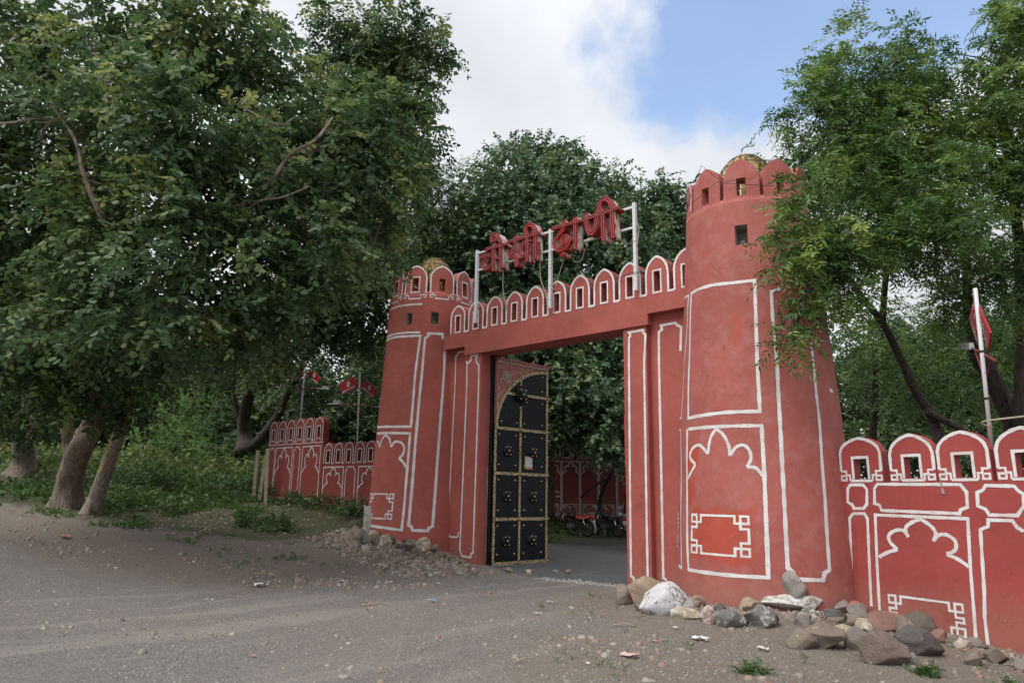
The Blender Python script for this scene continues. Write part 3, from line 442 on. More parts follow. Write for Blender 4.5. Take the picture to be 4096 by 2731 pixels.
LROCKS=[(-11.6, 8.49, 0.85, 0.236, 0.209, 'tan'), (-11.68, 8.71, 0.75, 0.282, 0.268, 'whitegrey'), (-12.46, 9.56, 0.75, 0.214, 0.183, 'pale'), (-11.71, 9.08, 0.7, 0.216, 0.187, 'brown'), (-11.97, 9.54, 0.62, 0.312, 0.238, 'tanwhite'), (-12.81, 10.4, 0.6, 0.177, 0.177, 'dark2'), (-13.15, 11.09, 0.56, 0.168, 0.118, 'tan'), (-12.28, 10.47, 0.53, 0.347, 0.173, 'grey'), (-11.79, 10.42, 0.5, 0.369, 0.246, 'tanwhite'), (-12.02, 10.98, 0.45, 0.239, 0.128, 'brown'), (-12.48, 11.78, 0.42, 0.438, 0.261, 'pale'), (-12.26, 10.14, 0.53, 0.232, 0.093, 'dark')]
POST=(-12.79, 9.63, 0.8, 0.179, 0.59)
CPOSTS=[[(-21.71, 11.82, 1.93), (-21.51, 11.7, 2.91)], [(-21.23, 11.75, 1.77), (-20.97, 11.69, 2.73)], [(-20.38, 11.51, 1.42), (-20.14, 11.28, 2.9)]]
INW=((-19.88, 27.81, 0.78), 41.8)
LITTER=[(-4.29, 6.75, 0.0, 0.185, 'pink'), (-4.25, 8.25, 0.0, 0.181, 'white'), (-3.51, 8.33, 0.0, 0.115, 'white'), (-8.18, 7.45, 0.0, 0.112, 'blue'), (-11.35, 6.44, 0.0, 0.252, 'white'), (-16.7, 5.02, 1.0, 0.232, 'pink2'), (-6.8, 3.85, 0.0, 0.062, 'pink2'), (-58.08, 14.04, 1.0, 0.687, 'white'), (-59.12, 15.26, 1.0, 0.532, 'blue'), (-62.08, 17.08, 1.0, 0.472, 'yellow'), (-14.53, 5.87, 0.0, 0.096, 'pale'), (-4.33, 6.04, 0.0, 0.049, 'white'), (-14.94, 11.57, 0.45, 0.16, 'blue'), (-14.72, 12.9, 0.45, 0.134, 'white'), (-6.54, 7.95, 0.0, 0.087, 'white'), (-2.31, 9.07, 0.0, 0.056, 'yellow'), (-3.32, 7.74, -0.0, 0.067, 'blue'), (-7.1, 8.93, 0.0, 0.116, 'white'), (-20.09, 12.77, 0.45, 0.159, 'blue'), (-4.79, 8.63, 0.0, 0.065, 'white'), (-10.83, 7.73, 0.0, 0.177, 'grey'), (-4.51, 7.64, 0.0, 0.058, 'pink2'), (-16.35, 7.05, 1.0, 0.101, 'white')]
# ------------------------------------------------ ground
_C=np.array(CTL); 
def _phi(d): return np.sqrt(d*d+4.0)
_A=_phi(np.hypot(_C[:,None,0]-_C[None,:,0],_C[:,None,1]-_C[None,:,1]))+np.eye(len(_C))*-.15
_W=np.linalg.solve(_A,_C[:,2]-.8)
def gh0(x,y):
    x=np.asarray(x,dtype=float); y=np.asarray(y,dtype=float); s=np.full(x.shape,.8)
    xc=np.clip(x,-55,30); yc=np.clip(y,-12,60)
    for (a,b,_),w_ in zip(_C,_W): s=s+w_*_phi(np.hypot(xc-a,yc-b))
    return np.clip(s,-.6,5)
def smooth01(t): t=np.clip(t,0,1); return t*t*(3-2*t)
def yardmask(x,y): # asphalt yard inside the gate
    e=(fbm(x*.9,y*.9)-.5)*.6
    return ((y>11.75+e*.6)&(x>-11.5+np.minimum(0,(11.9-y))*0.42+e)&(x<12)&(y<33))
def road_d(x,y): # >0 inside gravel road, metres
    e=(fbm(x*.6+5,y*.6)-.48)*2.0
    # left edge: line from (-24,3.2) to (-9.6,9.2); gate apron between x -11..-7
    left=-( (y-3.4) - (x+16.1)*.52 )/1.13
    apron=np.minimum(np.minimum(x+11.0,-6.9-x)*1.0, 13-y)
    right=-(x+5.4)-.35*(y-8) 
    right=np.maximum(right,-(y-5.0)*1.2)
    d=np.maximum(np.minimum(left,right),apron)
    return d+e
def ground_h(x,y):
    h=gh0(x,y); near=np.exp(-((np.asarray(x)+8)**2+(np.asarray(y)-8)**2)/900.)
    y_=yardmask(x,y)
    amp=np.where(y_,.012,.055)
    h=h+near*amp*(fbm(np.asarray(x)*1.1,np.asarray(y)*1.1,5)-.5)*1.6+near*np.where(y_,.004,.018)*(vn(np.asarray(x)*7,np.asarray(y)*7)-.5)
    far=smooth01((np.hypot(np.asarray(x)+8,np.asarray(y)-10)-60)/200); h=h+far*6*fbm(np.asarray(x)*.01,np.asarray(y)*.01,3)
    return h
def gz(x,y): return float(ground_h(np.array([x]),np.array([y]))[0])
n=400; s=np.linspace(-1,1,n); wx=np.sinh(s*6.2)/np.sinh(6.2)*420-8; wy=np.sinh(s*6.2)/np.sinh(6.2)*420+8
X,Y=np.meshgrid(wx,wy,indexing='ij'); Z=ground_h(X,Y); V=np.stack([X,Y,Z],-1).reshape(-1,3)
i,j=np.meshgrid(np.arange(n-1),np.arange(n-1),indexing='ij'); a=(i*n+j).ravel(); FQ=np.stack([a,a+n,a+n+1,a+1],1)
cxm=X.ravel()[FQ].mean(1); cym=Y.ravel()[FQ].mean(1)
yard=yardmask(cxm,cym); road=(road_d(cxm,cym)>0)&~yard
rd=smooth01(road_d(X,Y)/3.6+.42).ravel(); yd=(yardmask(X,Y)).astype(float).ravel()
xx,yy=X.ravel(),Y.ravel()
gr=smooth01((-(yy-3.4)+(xx+16.1)*.52)/1.13/-2.2-1.2)*smooth01((-xx-12.5)/3)
gr=np.maximum(gr,smooth01((yy-12.4)/1.5)*(1-yd)*smooth01((-xx-11)/2)); gr=np.maximum(gr,smooth01((yy-12.5)/2)*smooth01((xx+4)/2)); 
def groundmat():
    m,nt,b,o=newmat('earth_and_gravel'); p=geo(nt)
    at=lambda nme:(lambda q:q.outputs['Fac'])(N(nt,'ShaderNodeAttribute',attribute_name=nme))
    big=noise(nt,p,.35,5,.6); med=noise(nt,p,2.4,6,.65); fin=noise(nt,p,26,6,.7); vf=noise(nt,p,120,3,.7)
    v=N(nt,'ShaderNodeTexVoronoi',ins={'Scale':34.0}); L(nt,p,v.inputs['Vector']); v2=N(nt,'ShaderNodeTexVoronoi',ins={'Scale':75.0}); L(nt,p,v2.inputs['Vector'])
    dirt=ramp(nt,fin,[(.25,(.19,.155,.122)),(.5,(.31,.262,.212)),(.78,(.42,.36,.30))])
    dirt=mixc(nt,sstep(nt,med,.4,.7),dirt,ramp(nt,fin,[(.3,(.23,.18,.14)),(.7,(.36,.28,.22))]))
    grav=ramp(nt,fin,[(.25,(.155,.15,.147)),(.5,(.275,.265,.256)),(.78,(.39,.375,.36))])
    grav=mixc(nt,math_(nt,'MULTIPLY',sstep(nt,big,.42,.62),.45),grav,ramp(nt,fin,[(.3,(.24,.21,.18)),(.7,(.34,.3,.26))]))
    sc=N(nt,'ShaderNodeSeparateColor'); L(nt,v.outputs['Color'],sc.inputs[0])
    stone=ramp(nt,sc.outputs[0],[(0,(.13,.12,.12)),(.5,(.26,.25,.24)),(.8,(.36,.32,.28)),(.9,(.36,.24,.19)),(1,(.5,.46,.43))])
    k=math_(nt,'ADD',at('road'),math_(nt,'MULTIPLY',math_(nt,'SUBTRACT',med,.5),1.5),clamp=True); k=sstep(nt,k,.1,.9)
    c=mixc(nt,math_(nt,'MULTIPLY',k,.85),dirt,grav)
    peb=math_(nt,'MULTIPLY',sstep(nt,v.outputs['Distance'],.42,.3),sstep(nt,sc.outputs[1],.45,.6)); c=mixc(nt,math_(nt,'MULTIPLY',peb,.75),c,stone)
    c=mixc(nt,math_(nt,'MULTIPLY',sstep(nt,v2.outputs['Distance'],.2,.5),.55),c,(.10,.094,.088)); sc2=N(nt,'ShaderNodeSeparateColor'); L(nt,v2.outputs['Color'],sc2.inputs[0]); c=mixc(nt,math_(nt,'MULTIPLY',math_(nt,'MULTIPLY',sstep(nt,v2.outputs['Distance'],.35,.2),sstep(nt,sc2.outputs[0],.6,.9)),.6),c,(.36,.34,.31))
    mp=N(nt,'ShaderNodeMapping'); mp.inputs['Rotation'].default_value=(0,0,R_(62)); mp.inputs['Scale'].default_value=(1.6,.12,1); L(nt,p,mp.inputs['Vector'])
    tr=noise(nt,mp.outputs[0],1.0,3,.5); c=mixc(nt,math_(nt,'MULTIPLY',math_(nt,'MULTIPLY',sstep(nt,tr,.5,.64),k),.38),c,(.33,.30,.265))
    asph=ramp(nt,fin,[(.3,(.08,.083,.086)),(.55,(.125,.127,.13)),(.8,(.2,.2,.2))]); asph=mixc(nt,math_(nt,'MULTIPLY',sstep(nt,med,.5,.75),.4),asph,(.17,.165,.15)); c=mixc(nt,at('yard'),c,asph)
    gk=math_(nt,'ADD',at('green'),math_(nt,'MULTIPLY',math_(nt,'SUBTRACT',med,.52),1.6),clamp=True)
    c=mixc(nt,math_(nt,'MULTIPLY',sstep(nt,gk,.3,.8),.85),c,ramp(nt,fin,[(.3,(.03,.045,.018)),(.7,(.08,.085,.035))]))
    L(nt,c,b.inputs['Base Color']); b.inputs['Roughness'].default_value=.92; b.inputs['Specular IOR Level'].default_value=.25
    h=math_(nt,'ADD',math_(nt,'MULTIPLY',peb,.5),math_(nt,'ADD',math_(nt,'MULTIPLY',fin,.6),math_(nt,'MULTIPLY',vf,.25))); bump(nt,b,h,1.0,.035); return m
M_ground=groundmat()
def submesh(name,mask):
    F_=FQ[mask]; u,inv=np.unique(F_.ravel(),return_inverse=True)
    o=npmesh(name,V[u],inv.reshape(-1,4),M_ground,None,{'road':rd[u],'yard':yd[u],'green':gr[u]},True); tag(o,kind='structure'); return o
submesh('ground',~yard&~road); submesh('gravel_road',road); submesh('asphalt_yard',yard)
# ------------------------------------------------ round towers
def tower(T,label,zc,zt,mat,holes,slot,phase,label_m=None):
    cx,cy,ra,k=T; t=thing('round_tower',(cx,cy,0),label,'tower','round towers flanking the gate')
    fn=cone_fn(T); rr=1.3
    zs=sorted(set([-.7]+[round(x,3) for x in np.arange(-.5,zc,.16)]+[zc]+[z for h in holes for z in (h[1]-h[3]/2,h[1]+h[3]/2)]))
    ths=set(round(math.pi*2*i/110,4) for i in range(110))
    for h in holes:
        a=R_(h[0])%(2*math.pi); ths|={round(a-h[2]/2/1.2,4),round(a+h[2]/2/1.2,4)}
    ths=sorted(ths); m=MB(); nT=len(ths); grid=[[fn(a*rr,z,0) for a in ths] for z in zs]
    m.v=[v for row in grid for v in row]
    for zi in range(len(zs)-1):
        for ti in range(nT):
            a0=ths[ti]; a1=ths[(ti+1)%nT] if ti<nT-1 else 2*math.pi+ths[0]; am=(a0+a1)/2; zm=(zs[zi]+zs[zi+1])/2
            if any(abs((am-R_(h[0])+math.pi)%(2*math.pi)-math.pi)<h[2]/2/1.2-1e-3 and abs(zm-h[1])<h[3]/2 for h in holes): continue
            m.f.append((zi*nT+ti,zi*nT+(ti+1)%nT,(zi+1)*nT+(ti+1)%nT,(zi+1)*nT+ti))
    b=len(m.v); m.v.append((cx,cy,zc-.02)); top=(len(zs)-1)*nT
    for ti in range(nT): m.f.append((top+ti,top+(ti+1)%nT,b))
    obj('shaft',m,mat,t,True)
    for h in holes:
        a=R_(h[0]); d=h[2]/2/1.2; f=lambda u,z,dd:fn((a+u)*rr,z,dd); m=MB(); z0=h[1]-h[3]/2; z1=h[1]+h[3]/2
        P=[f(-d,z0,0),f(d,z0,0),f(d,z1,0),f(-d,z1,0),f(-d*.9,z0+.02,-.32),f(d*.9,z0+.02,-.32),f(d*.9,z1-.02,-.32),f(-d*.9,z1-.02,-.32)]
        m.add(P,[(0,4,5,1),(1,5,6,2),(2,6,7,3),(3,7,4,0)]); m.add(P[4:],[(0,1,2,3)])
        for q in range(3):  # rubble visible in the opening
            m.ball(f((q-1)*d*.5,z0+.05+.05*(q%2),-.2),.05,7,4,(1,1,.8))
        obj('slit_window',m,M_conc,t)
    for q in range(10):
        a=R_(phase+36*q); m=MB(); arch_block(m,lambda u,z,d:fn(u,z,d),a*rr,R_(16.3)*rr,zc-.03,zc+(zt-zc)*.50,zt+random.uniform(-.02,.02),R_(4.1)*rr*slot[2],slot[0],slot[1],.26)
        obj('merlon',m,mat,t)
    return t,fn
TRo,fR=tower((-4.98,12.19,1.54,.063),'taller-looking round red tower right of the gateway, its crown unpainted, rocks at its foot',6.80,7.54,M_towR,[(-72.9,6.08,.22,.37)],(6.83,7.16,1.0),-71)
TLo,fL=tower((-13.74,12.13,1.44,.047),'round red tower left of the gateway with white outlined merlons',6.66,7.37,M_towL,[(-38.2,5.95,.20,.32),(-72,5.94,.18,.31)],(6.68,7.01,.95),-30)
def cv(pts): return [(R_(a)*1.3,z) for a,z in pts]
m=MB(); 
for P,w_ in ((RT1,.056),(RT2,.042),(RT3,.056),(RT4,.04),(RT5,.056)): ribbon(m,fR,cv(P),w_)
for P in (RTa,RTb,RTc,RTd,RTe,RTf): ribbon(m,fR,cv(P),.05,smooth=True,seg=.04)
ribbon(m,fR,cv([(-8,3.4),(-2,3.4)]),.06)
keybox(m,fR,R_(-117.6)*1.3,R_(-77)*1.3,.76,1.355,.11,.036)
keybox(m,fR,R_(-172)*1.3,R_(-143)*1.3,.8,1.36,.09,.03)
c0=R_(-143)*1.3; ribbon(m,fR,arch_pts(c0,.335,6.86,7.18,7.5),.045)
ribbon(m,fR,arch_pts(R_(-179)*1.3,.335,6.86,7.18,7.5),.045)
obj('painted_outline',m,M_white,TRo)
m=MB()
for P,w_ in ((LT0,.045),(LT1,.05),(LT2,.06),(LT3,.065),(LT4,.06)): ribbon(m,fL,cv(P),w_)
for P in (LTa,LTb,LTc,LTd,LTe): ribbon(m,fL,cv(P),.055,smooth=True,seg=.04)
keybox(m,fL,R_(-113)*1.3,R_(-74)*1.3,1.03,1.6,.105,.034)
for q in range(-4,3):
    a=R_(-30+36*q)*1.3; w_=R_(15.2)*1.3
    ribbon(m,fL,arch_pts(a,w_,6.62,7.03,7.345),.04)
    if q not in (0,): ribbon(m,fL,rectpts(a-.135,a+.135,6.64,7.05),.032)
    for s_ in (-1,1):
        x=a+s_*w_; k=.075
        ribbon(m,fL,[(x,6.62),(x-s_*k,6.62),(x-s_*k,6.56),(x,6.56),(x,6.50),(x-s_*k,6.50)],.024); ribbon(m,fL,[(x-s_*k,6.56),(x-s_*2*k,6.56),(x-s_*2*k,6.48)],.024)
    ribbon(m,fL,[(a-w_+.15,6.47),(a+w_-.15,6.47)],.034)
obj('painted_outline',m,M_white,TLo)
# golden tinsel wire domes
def dome(cx,cy,z,r,h,label):
    t=thing('wire_dome',(cx,cy,z),label,'dome','tinsel covered wire domes'); m=MB(); 
    P=lambda a,e:(cx+r*math.cos(a)*math.cos(e),cy+r*math.sin(a)*math.cos(e),z+h*math.sin(e))
    for i in range(18):
        a=2*math.pi*i/18; m.tube([P(a+random.uniform(-.03,.03),e*R_(90)/8) for e in range(9)],.008,4,False)
    for e in (8,22,36,50,64): m.tube([P(2*math.pi*i/28,R_(e+random.uniform(-1,1))) for i in range(29)],.008,4,False)
    obj('wire_frame',m,M_darkwire,t); m=MB()
    for i in range(620):
        a=random.uniform(0,6.283); e=random.uniform(.05,1.35); p=P(a,e); l=random.uniform(.1,.26); w_=random.uniform(.014,.034)
        dx,dy=-math.sin(a)*w_,math.cos(a)*w_; q=[(p[0]-dx,p[1]-dy,p[2]),(p[0]+dx,p[1]+dy,p[2]),(p[0]+dx*.8+random.uniform(-.03,.03),p[1]+dy*.8,p[2]-l),(p[0]-dx,p[1]-dy+random.uniform(-.03,.03),p[2]-l*.9)]
        m.add(q,[(0,1,2,3)])
    o=obj('tinsel',m,M_gold,t); o['kind']='stuff'
dome(-5.0,12.3,6.82,.70,1.34,'golden tinsel wire dome on top of the right tower'); dome(-13.74,12.13,6.68,.68,1.25,'small golden tinsel wire dome on top of the left tower')
m=MB(); m.tube([(-6.1,11.6,6.4),(-5.55,11.05,7.0),(-5.25,10.95,7.52),(-4.9,11.03,7.1),(-4.1,11.3,6.9)],.006,4); m.tube([(-5.7,11.2,6.9),(-5.0,10.99,7.13),(-4.4,11.1,7.05),(-3.9,11.5,7.7),(-3.0,12.5,8.2)],.006,4)
tag(obj('dark_cable',m,M_darkwire),'thin dark cable looped over the merlons of the right tower','cable')
# ------------------------------------------------ gateway
G=thing('gateway',(-9.4,11.6,0),'red gateway with pilasters, lintel and a row of white outlined merlons','gateway')
m=MB(); m.box((-11.87,11.6,-.4),(-11.33,12.0,4.897)); obj('pilaster',m,M_gate,G)
m=MB(); m.box((-7.39,11.6,-.4),(-6.87,12.0,4.897)); obj('pilaster',m,M_gate,G)
m=MB(); m.box((-12.9,11.75,-.4),(-11.872,12.1,5.117)); obj('side_wall',m,M_gate,G)
m=MB(); m.box((-6.868,11.75,-.4),(-5.7,12.1,5.117)); obj('side_wall',m,M_gate,G)
m=MB(); m.box((-11.86,11.55,4.9),(-6.80,12.17,5.46)); m.box((-12.62,11.552,5.12),(-11.862,12.168,5.458)); m.box((-6.798,11.552,5.12),(-5.7,12.168,5.458)); obj('lintel',m,M_gate,G)
# broken cement at the inner edge of the left pilaster
m=MB(); 
zc=.6; cc_=[]
for k in range(44):
    z=.15+k*.098; w_=.012+.05*max(0,fbm(np.array(z*1.7),np.array(3.))-.3); m.box((-11.329,11.93-w_*1.6,z),(-11.329+w_*.5,12.0,z+.1))
obj('broken_cement_edge',m,M_conc,G)
m=MB()
for k in range(9):
    z=2.2+k*.11; m.box((-7.391-random.uniform(.004,.012),11.595,z),(-7.36,11.62+random.uniform(0,.03),z+.11))
obj('chipped_edge',m,M_gate,G)
fG=plane_fn((0,11.57),0)
for k in range(-1,10):
    uc=-11.528+.6185*k; m=MB(); arch_block(m,fG,uc,.262,5.458,5.90,6.215+.007*k,.064,5.54+.001*k,5.915+.003*k,.34); obj('merlon',m,M_gate,G)
m=MB(); m.box((-12.6,11.572,5.46),(-5.8,11.905,5.485)); obj('coping',m,M_gate,G)
m=MB()
for k in range(-1,10):
    uc=-11.528+.6185*k; z1=6.19+.007*k
    pts=arch_pts(uc,.242,5.50,5.90,z1)+[(uc+.376,5.50)]
    ribbon(m,fG,pts,.042); ribbon(m,fG,rectpts(uc-.087,uc+.087,5.515,5.94+.003*k),.032)
f=plane_fn((0,11.6),0); ribbon(m,f,GA,.042); ribbon(m,f,GB,.046)
f=plane_fn((0,11.75),0); ribbon(m,f,GC,.036); ribbon(m,f,GD,.05)
obj('painted_outline',m,M_white,G)
# ------------------------------------------------ right perimeter wall
fW=plane_fn((-3.6,11.9),-18.2)
def wallbox(mb,fn,u0,u1,z0,z1,d0,d1):
    P=[fn(u,z,d) for z in (z0,z1) for d in (d0,d1) for u in (u0,u1)]
    mb.add(P,[(2,3,1,0),(4,5,7,6),(2,0,4,6),(1,3,7,5),(0,1,5,4),(3,2,6,7)])
RW=thing('boundary_wall',(-1,11,0),'low red wall right of the right tower with four merlons in view','wall')
m=MB(); wallbox(m,fW,-.12,6.2,-.9,1.90,0,-.2); obj('wall_body',m,M_wall,RW)
cs=[(.372,.362,2.37,2.60),(1.175,.345,2.32,2.60),(1.885,.352,2.34,2.595),(2.64,.352,2.33,2.6)]+[(3.38+.75*i,.352,2.33,2.6) for i in range(4)]
for i,(uc,w_,zs,zt) in enumerate(cs):
    m=MB(); arch_block(m,fW,uc,w_,1.898,zs-.02,zt,.105,1.955,2.255,.14,.001); obj('merlon',m,M_wall,RW)
m=MB()
for i,(uc,w_,zs,zt) in enumerate(cs):
    ww=w_-.03; ribbon(m,fW,arch_pts(uc,ww,2.07,zs-.02,zt-.025),.045); ribbon(m,fW,[(uc-.13,1.95),(uc-.13,2.28),(uc+.13,2.28),(uc+.13,1.95)],.04)
    for s_ in (-1,1):
        x=uc+s_*ww; k=.085
        ribbon(m,fW,[(x,2.07),(x-s_*k,2.07),(x-s_*k,2.0),(x,2.0),(x,1.935),(x-s_*k,1.935),(x-s_*k,2.0)],.03); ribbon(m,fW,[(x-s_*k,2.01),(x-s_*1.7*k,2.01),(x-s_*1.7*k,1.925)],.03)
    ribbon(m,fW,[(uc-ww+.15,1.925),(uc+ww-.15,1.925)],.038)
for P in (W0,W1,W2,W3,W4,Wp): ribbon(m,fW,P,.044)
for P in (Wa,Wb,Wc,Wd,We,Wf): ribbon(m,fW,P,.05,smooth=True,seg=.03)
keybox(m,fW,.635,1.66,-.12,.29,.1,.032)
notchpanel(m,fW,2.75,4.1,1.5,1.86,.1,.05); ribbon(m,fW,[(2.75,-.3),(2.75,1.4),(4.1,1.4),(4.1,-.3)],.05); cusparch(m,fW,2.75,4.1,1.39,.8,.05); notchpanel(m,fW,4.3,4.8,-.3,1.4,.1,.05)
obj('painted_outline',m,M_white,RW)
# ------------------------------------------------ left walls (tall part and low part)
fV=plane_fn((-15.1,12.3),0)
LW=thing('boundary_wall',(-17,12.4,1.2),'low dark red wall with five merlons between the left tower and the taller wall','wall')
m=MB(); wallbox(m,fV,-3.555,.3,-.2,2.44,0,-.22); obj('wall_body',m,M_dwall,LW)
for k in range(7):
    uc=-3.30+.525*k; m=MB(); arch_block(m,fV,uc,.232,2.438,2.86,3.09,.07,2.52,2.84,.2,.001); obj('merlon',m,M_dwall,LW)
m=MB()
for k in range(7):
    uc=-3.30+.525*k; ribbon(m,fV,arch_pts(uc,.215,2.47,2.86,3.07)+[(uc+.31,2.47)],.032,.005); ribbon(m,fV,rectpts(uc-.095,uc+.095,2.49,2.87),.028,.005)
for u0 in (-3.48,-1.72,.05): 
    ribbon(m,fV,[(u0,1.2),(u0,2.36),(u0+1.02,2.36),(u0+1.02,1.1)],.036); cusparch(m,fV,u0+.03,u0+.99,2.34,1.75,.038); keybox(m,fV,u0+.12,u0+.88,.75,1.27,.08,.022)
for u0 in (-2.34,-.55): notchpanel(m,fV,u0,u0+.46,.8,2.36,.09,.032,bot=False); 
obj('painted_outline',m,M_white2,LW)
TW=thing('boundary_wall',(-20,12.4,1.3),'taller dark red wall section at the left end with six slender merlons','wall')
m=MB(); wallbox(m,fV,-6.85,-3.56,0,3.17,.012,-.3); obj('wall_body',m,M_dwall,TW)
for k in range(6):
    uc=-6.55+.535*k; m=MB(); arch_block(m,fV,uc,.24,3.168,3.68,3.93,.07,3.27,3.62,.22,.013); obj('merlon',m,M_dwall,TW)
m=MB()
for k in range(6):
    uc=-6.55+.535*k; ribbon(m,fV,arch_pts(uc,.22,3.24,3.68,3.9),.032,.02); ribbon(m,fV,rectpts(uc-.09,uc+.09,3.26,3.64),.028,.02)
    for s_ in (-1,1): ribbon(m,fV,rectpts(uc+s_*.2-.05,uc+s_*.2+.05,3.13,3.22),.02,.02)
    ribbon(m,fV,[(uc-.14,3.12),(uc+.14,3.12)],.024,.02)
for u0 in (-6.72,-5.2): notchpanel(m,fV,u0,u0+.36,.9,3.02,.09,.032,.018,False)
for u0 in (-6.30,-4.7): ribbon(m,fV,[(u0,.9),(u0,3.02),(u0+1.0,3.02),(u0+1.0,.9)],.034,.018); cusparch(m,fV,u0+.03,u0+.97,2.99,2.2,.038,.018); keybox(m,fV,u0+.12,u0+.86,.9,1.42,.08,.022,.018)
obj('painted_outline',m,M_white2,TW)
# ------------------------------------------------ inner wall of the yard
fI=plane_fn(INW[0][:2],INW[1])
IWo=thing('yard_wall',(INW[0][0],INW[0][1],.6),'dark red arcaded wall across the yard behind the motorcycles','wall')
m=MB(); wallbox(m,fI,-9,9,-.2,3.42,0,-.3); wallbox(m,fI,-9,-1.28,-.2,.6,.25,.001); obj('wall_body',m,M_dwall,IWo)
for k in range(14):
    uc=-6.2+.87*k; m=MB(); arch_block(m,fI,uc,.36,3.418,3.85,4.12,.12,3.5,3.85,.25,.001); obj('merlon',m,M_dwall,IWo)
m=MB()
for k in range(14):
    uc=-6.2+.87*k; ribbon(m,fI,arch_pts(uc,.33,3.5,3.85,4.08),.045,.006); ribbon(m,fI,rectpts(uc-.15,uc+.15,3.48,3.88),.03,.006); ribbon(m,fI,[(uc-.3,3.44),(uc+.3,3.44)],.03)
for k in range(-6,8):
    u0=-1.2+.885*k; u1=u0+.82; ribbon(m,fI,[(u0,.65),(u0,3.28),(u1,3.28),(u1,.65)],.04); cusparch(m,fI,u0+.02,u1-.02,3.24,2.68,.045); keybox(m,fI,u0+.12,u1-.12,.72,1.28,.08,.025)
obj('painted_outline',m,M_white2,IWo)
def text(name,s_,mat,parent,size,M,align='CENTER',ext=0.0,bold=0,sx=1):
    c=bpy.data.curves.new(name,'FONT'); c.body=s_; c.size=size; c.align_x=align; c.align_y='CENTER'; c.extrude=ext; c.offset=bold; c.resolution_u=2
    o=bpy.data.objects.new(name,c); COL.objects.link(o); bpy.context.view_layer.update()
    me=bpy.data.meshes.new_from_object(o.evaluated_get(bpy.context.evaluated_depsgraph_get())); bpy.data.objects.remove(o)
    me.transform(Matrix.Diagonal((sx,1,1,1))); me.transform(M); me.name=name
    if parent is not None: me.transform(Matrix.Translation(-Vector(parent.get('_o',(0,0,0)))))
    me.materials.clear(); return mobj(name,me,mat,parent)
def frame(o,xd,yd): # matrix with text x,y axes
    xd=Vector(xd).normalized(); yd=Vector(yd); yd=(yd-xd*yd.dot(xd)).normalized(); zd=xd.cross(yd)
    return Matrix(((xd.x,yd.x,zd.x,o[0]),(xd.y,yd.y,zd.y,o[1]),(xd.z,yd.z,zd.z,o[2]),(0,0,0,1)))
xd=(math.cos(R_(41.8)),math.sin(R_(41.8)),0)
for s_,u_,z_,sz in (('P',-1.68,2.07,.36),('PARKING',-1.68,1.84,.165),('AT',-1.67,1.73,.1),('OWNERS RISK',-1.68,1.62,.125)):
    text('painted_lettering',s_,M_white2,IWo,sz,frame(fI(u_,z_,.012),xd,(0,0,1)),bold=.004)
# ------------------------------------------------ sign on the gate
SG=thing('gate_sign',(-9.2,11.4,5.6),'rusty white sign frame above the gate carrying red neon Devanagari letters','sign')
YL=11.2
def mast(x,z0,z1,lean=0):
    m=MB(); m.box((x-.033,11.43,z0),(x+.033,11.5,z1)); obj('mast',m,M_mast,SG)
mast(-11.43,5.62,7.44); mast(-9.15,5.6,7.42); mast(-6.985,5.6,7.45)
for z in (7.36,6.92):
    m=MB(); m.box((-11.395,11.432,z-.022),(-9.184,11.478,z+.022)); obj('rail',m,M_mast,SG)
    m=MB(); m.box((-9.116,11.432,z-.022),(-7.02,11.478,z+.022)); obj('rail',m,M_mast,SG)
for x in (-11.43,-9.15,-6.985):
    m=MB(); m.tube([(x+.03,11.46,6.05),(x+.04,11.9,6.02),(x+.04,11.9,5.5)],.018,4); obj('brace',m,M_mast,SG)
def stroke(mb,pts,hw,y0,y1,smooth):
    P=catmull(pts,5) if smooth else pts; P=resample(P,.03); n=len(P); Lf=[];Rt=[]
    for i,p in enumerate(P):
        t=(P[min(i+1,n-1)]-P[max(i-1,0)]).normalized(); nn=Vector((-t.y,t.x)); Lf.append(p+nn*hw); Rt.append(p-nn*hw)
    t0=(P[1]-P[0]).normalized(); t1=(P[-1]-P[-2]).normalized()
    def cap(c,t,k=6):
        nn=Vector((-t.y,t.x)); return [c+nn*hw*math.cos(math.pi*i/k)+t*hw*math.sin(math.pi*i/k) for i in range(1,k)]
    rim=Lf+cap(P[-1],t1)+Rt[::-1]+cap(P[0],-t0)
    # front face as strip + caps, side walls along rim
    b=[(p.x,y0+.012,p.y) for p in rim]; bk=[(p.x,y1,p.y) for p in rim]; k=len(rim)
    fs=[(i,(i+1)%k,k+(i+1)%k,k+i) for i in range(k)]
    side.add(b+bk,fs)
    # raised lip
    vs=[(p.x,y0+.012,p.y) for p in Lf]+[(p.x,y0+.012,p.y) for p in Rt]
    mb.add(vs,[(i,i+1,n+i+1,n+i) for i in range(n-1)])
    c1=cap(P[-1],t1); mb.add([(p.x,y0+.012,p.y) for p in [Lf[-1]]+c1+[Rt[-1]]],[tuple(range(len(c1)+2))])
    c0=cap(P[0],-t0); mb.add([(p.x,y0+.012,p.y) for p in [Rt[0]]+c0+[Lf[0]]],[tuple(range(len(c0)+2))])
    lip.tube([(p.x,y0+.006,p.y) for p in rim+[rim[0]]],.009,4,False)
    q=hw*.5; inn=[p+(Lf[i]-p)*.5 for i,p in enumerate(P)]+[P[-1]+(c-P[-1])*.5 for c in c1]+[P[i]+(Rt[i]-P[i])*.5 for i in range(n-1,-1,-1)]
    neon.tube([(p.x,y0-.004,p.y) for p in inn],.005,5)
groups=[('ch',['ch_bar','ch_s1','ch_s2','ch_b','ch_hook'],'cho'),('kh',['kh_bar','kh_1','kh_s','kh_v','kh_s2','kh_h'],'khi'),('dh',['dh_bar','dh_b','dh_s','dh_dot'],'dha'),('nn',['nn_bar','nn_b','nn_s','nn_s2','nn_h'],'ni')]
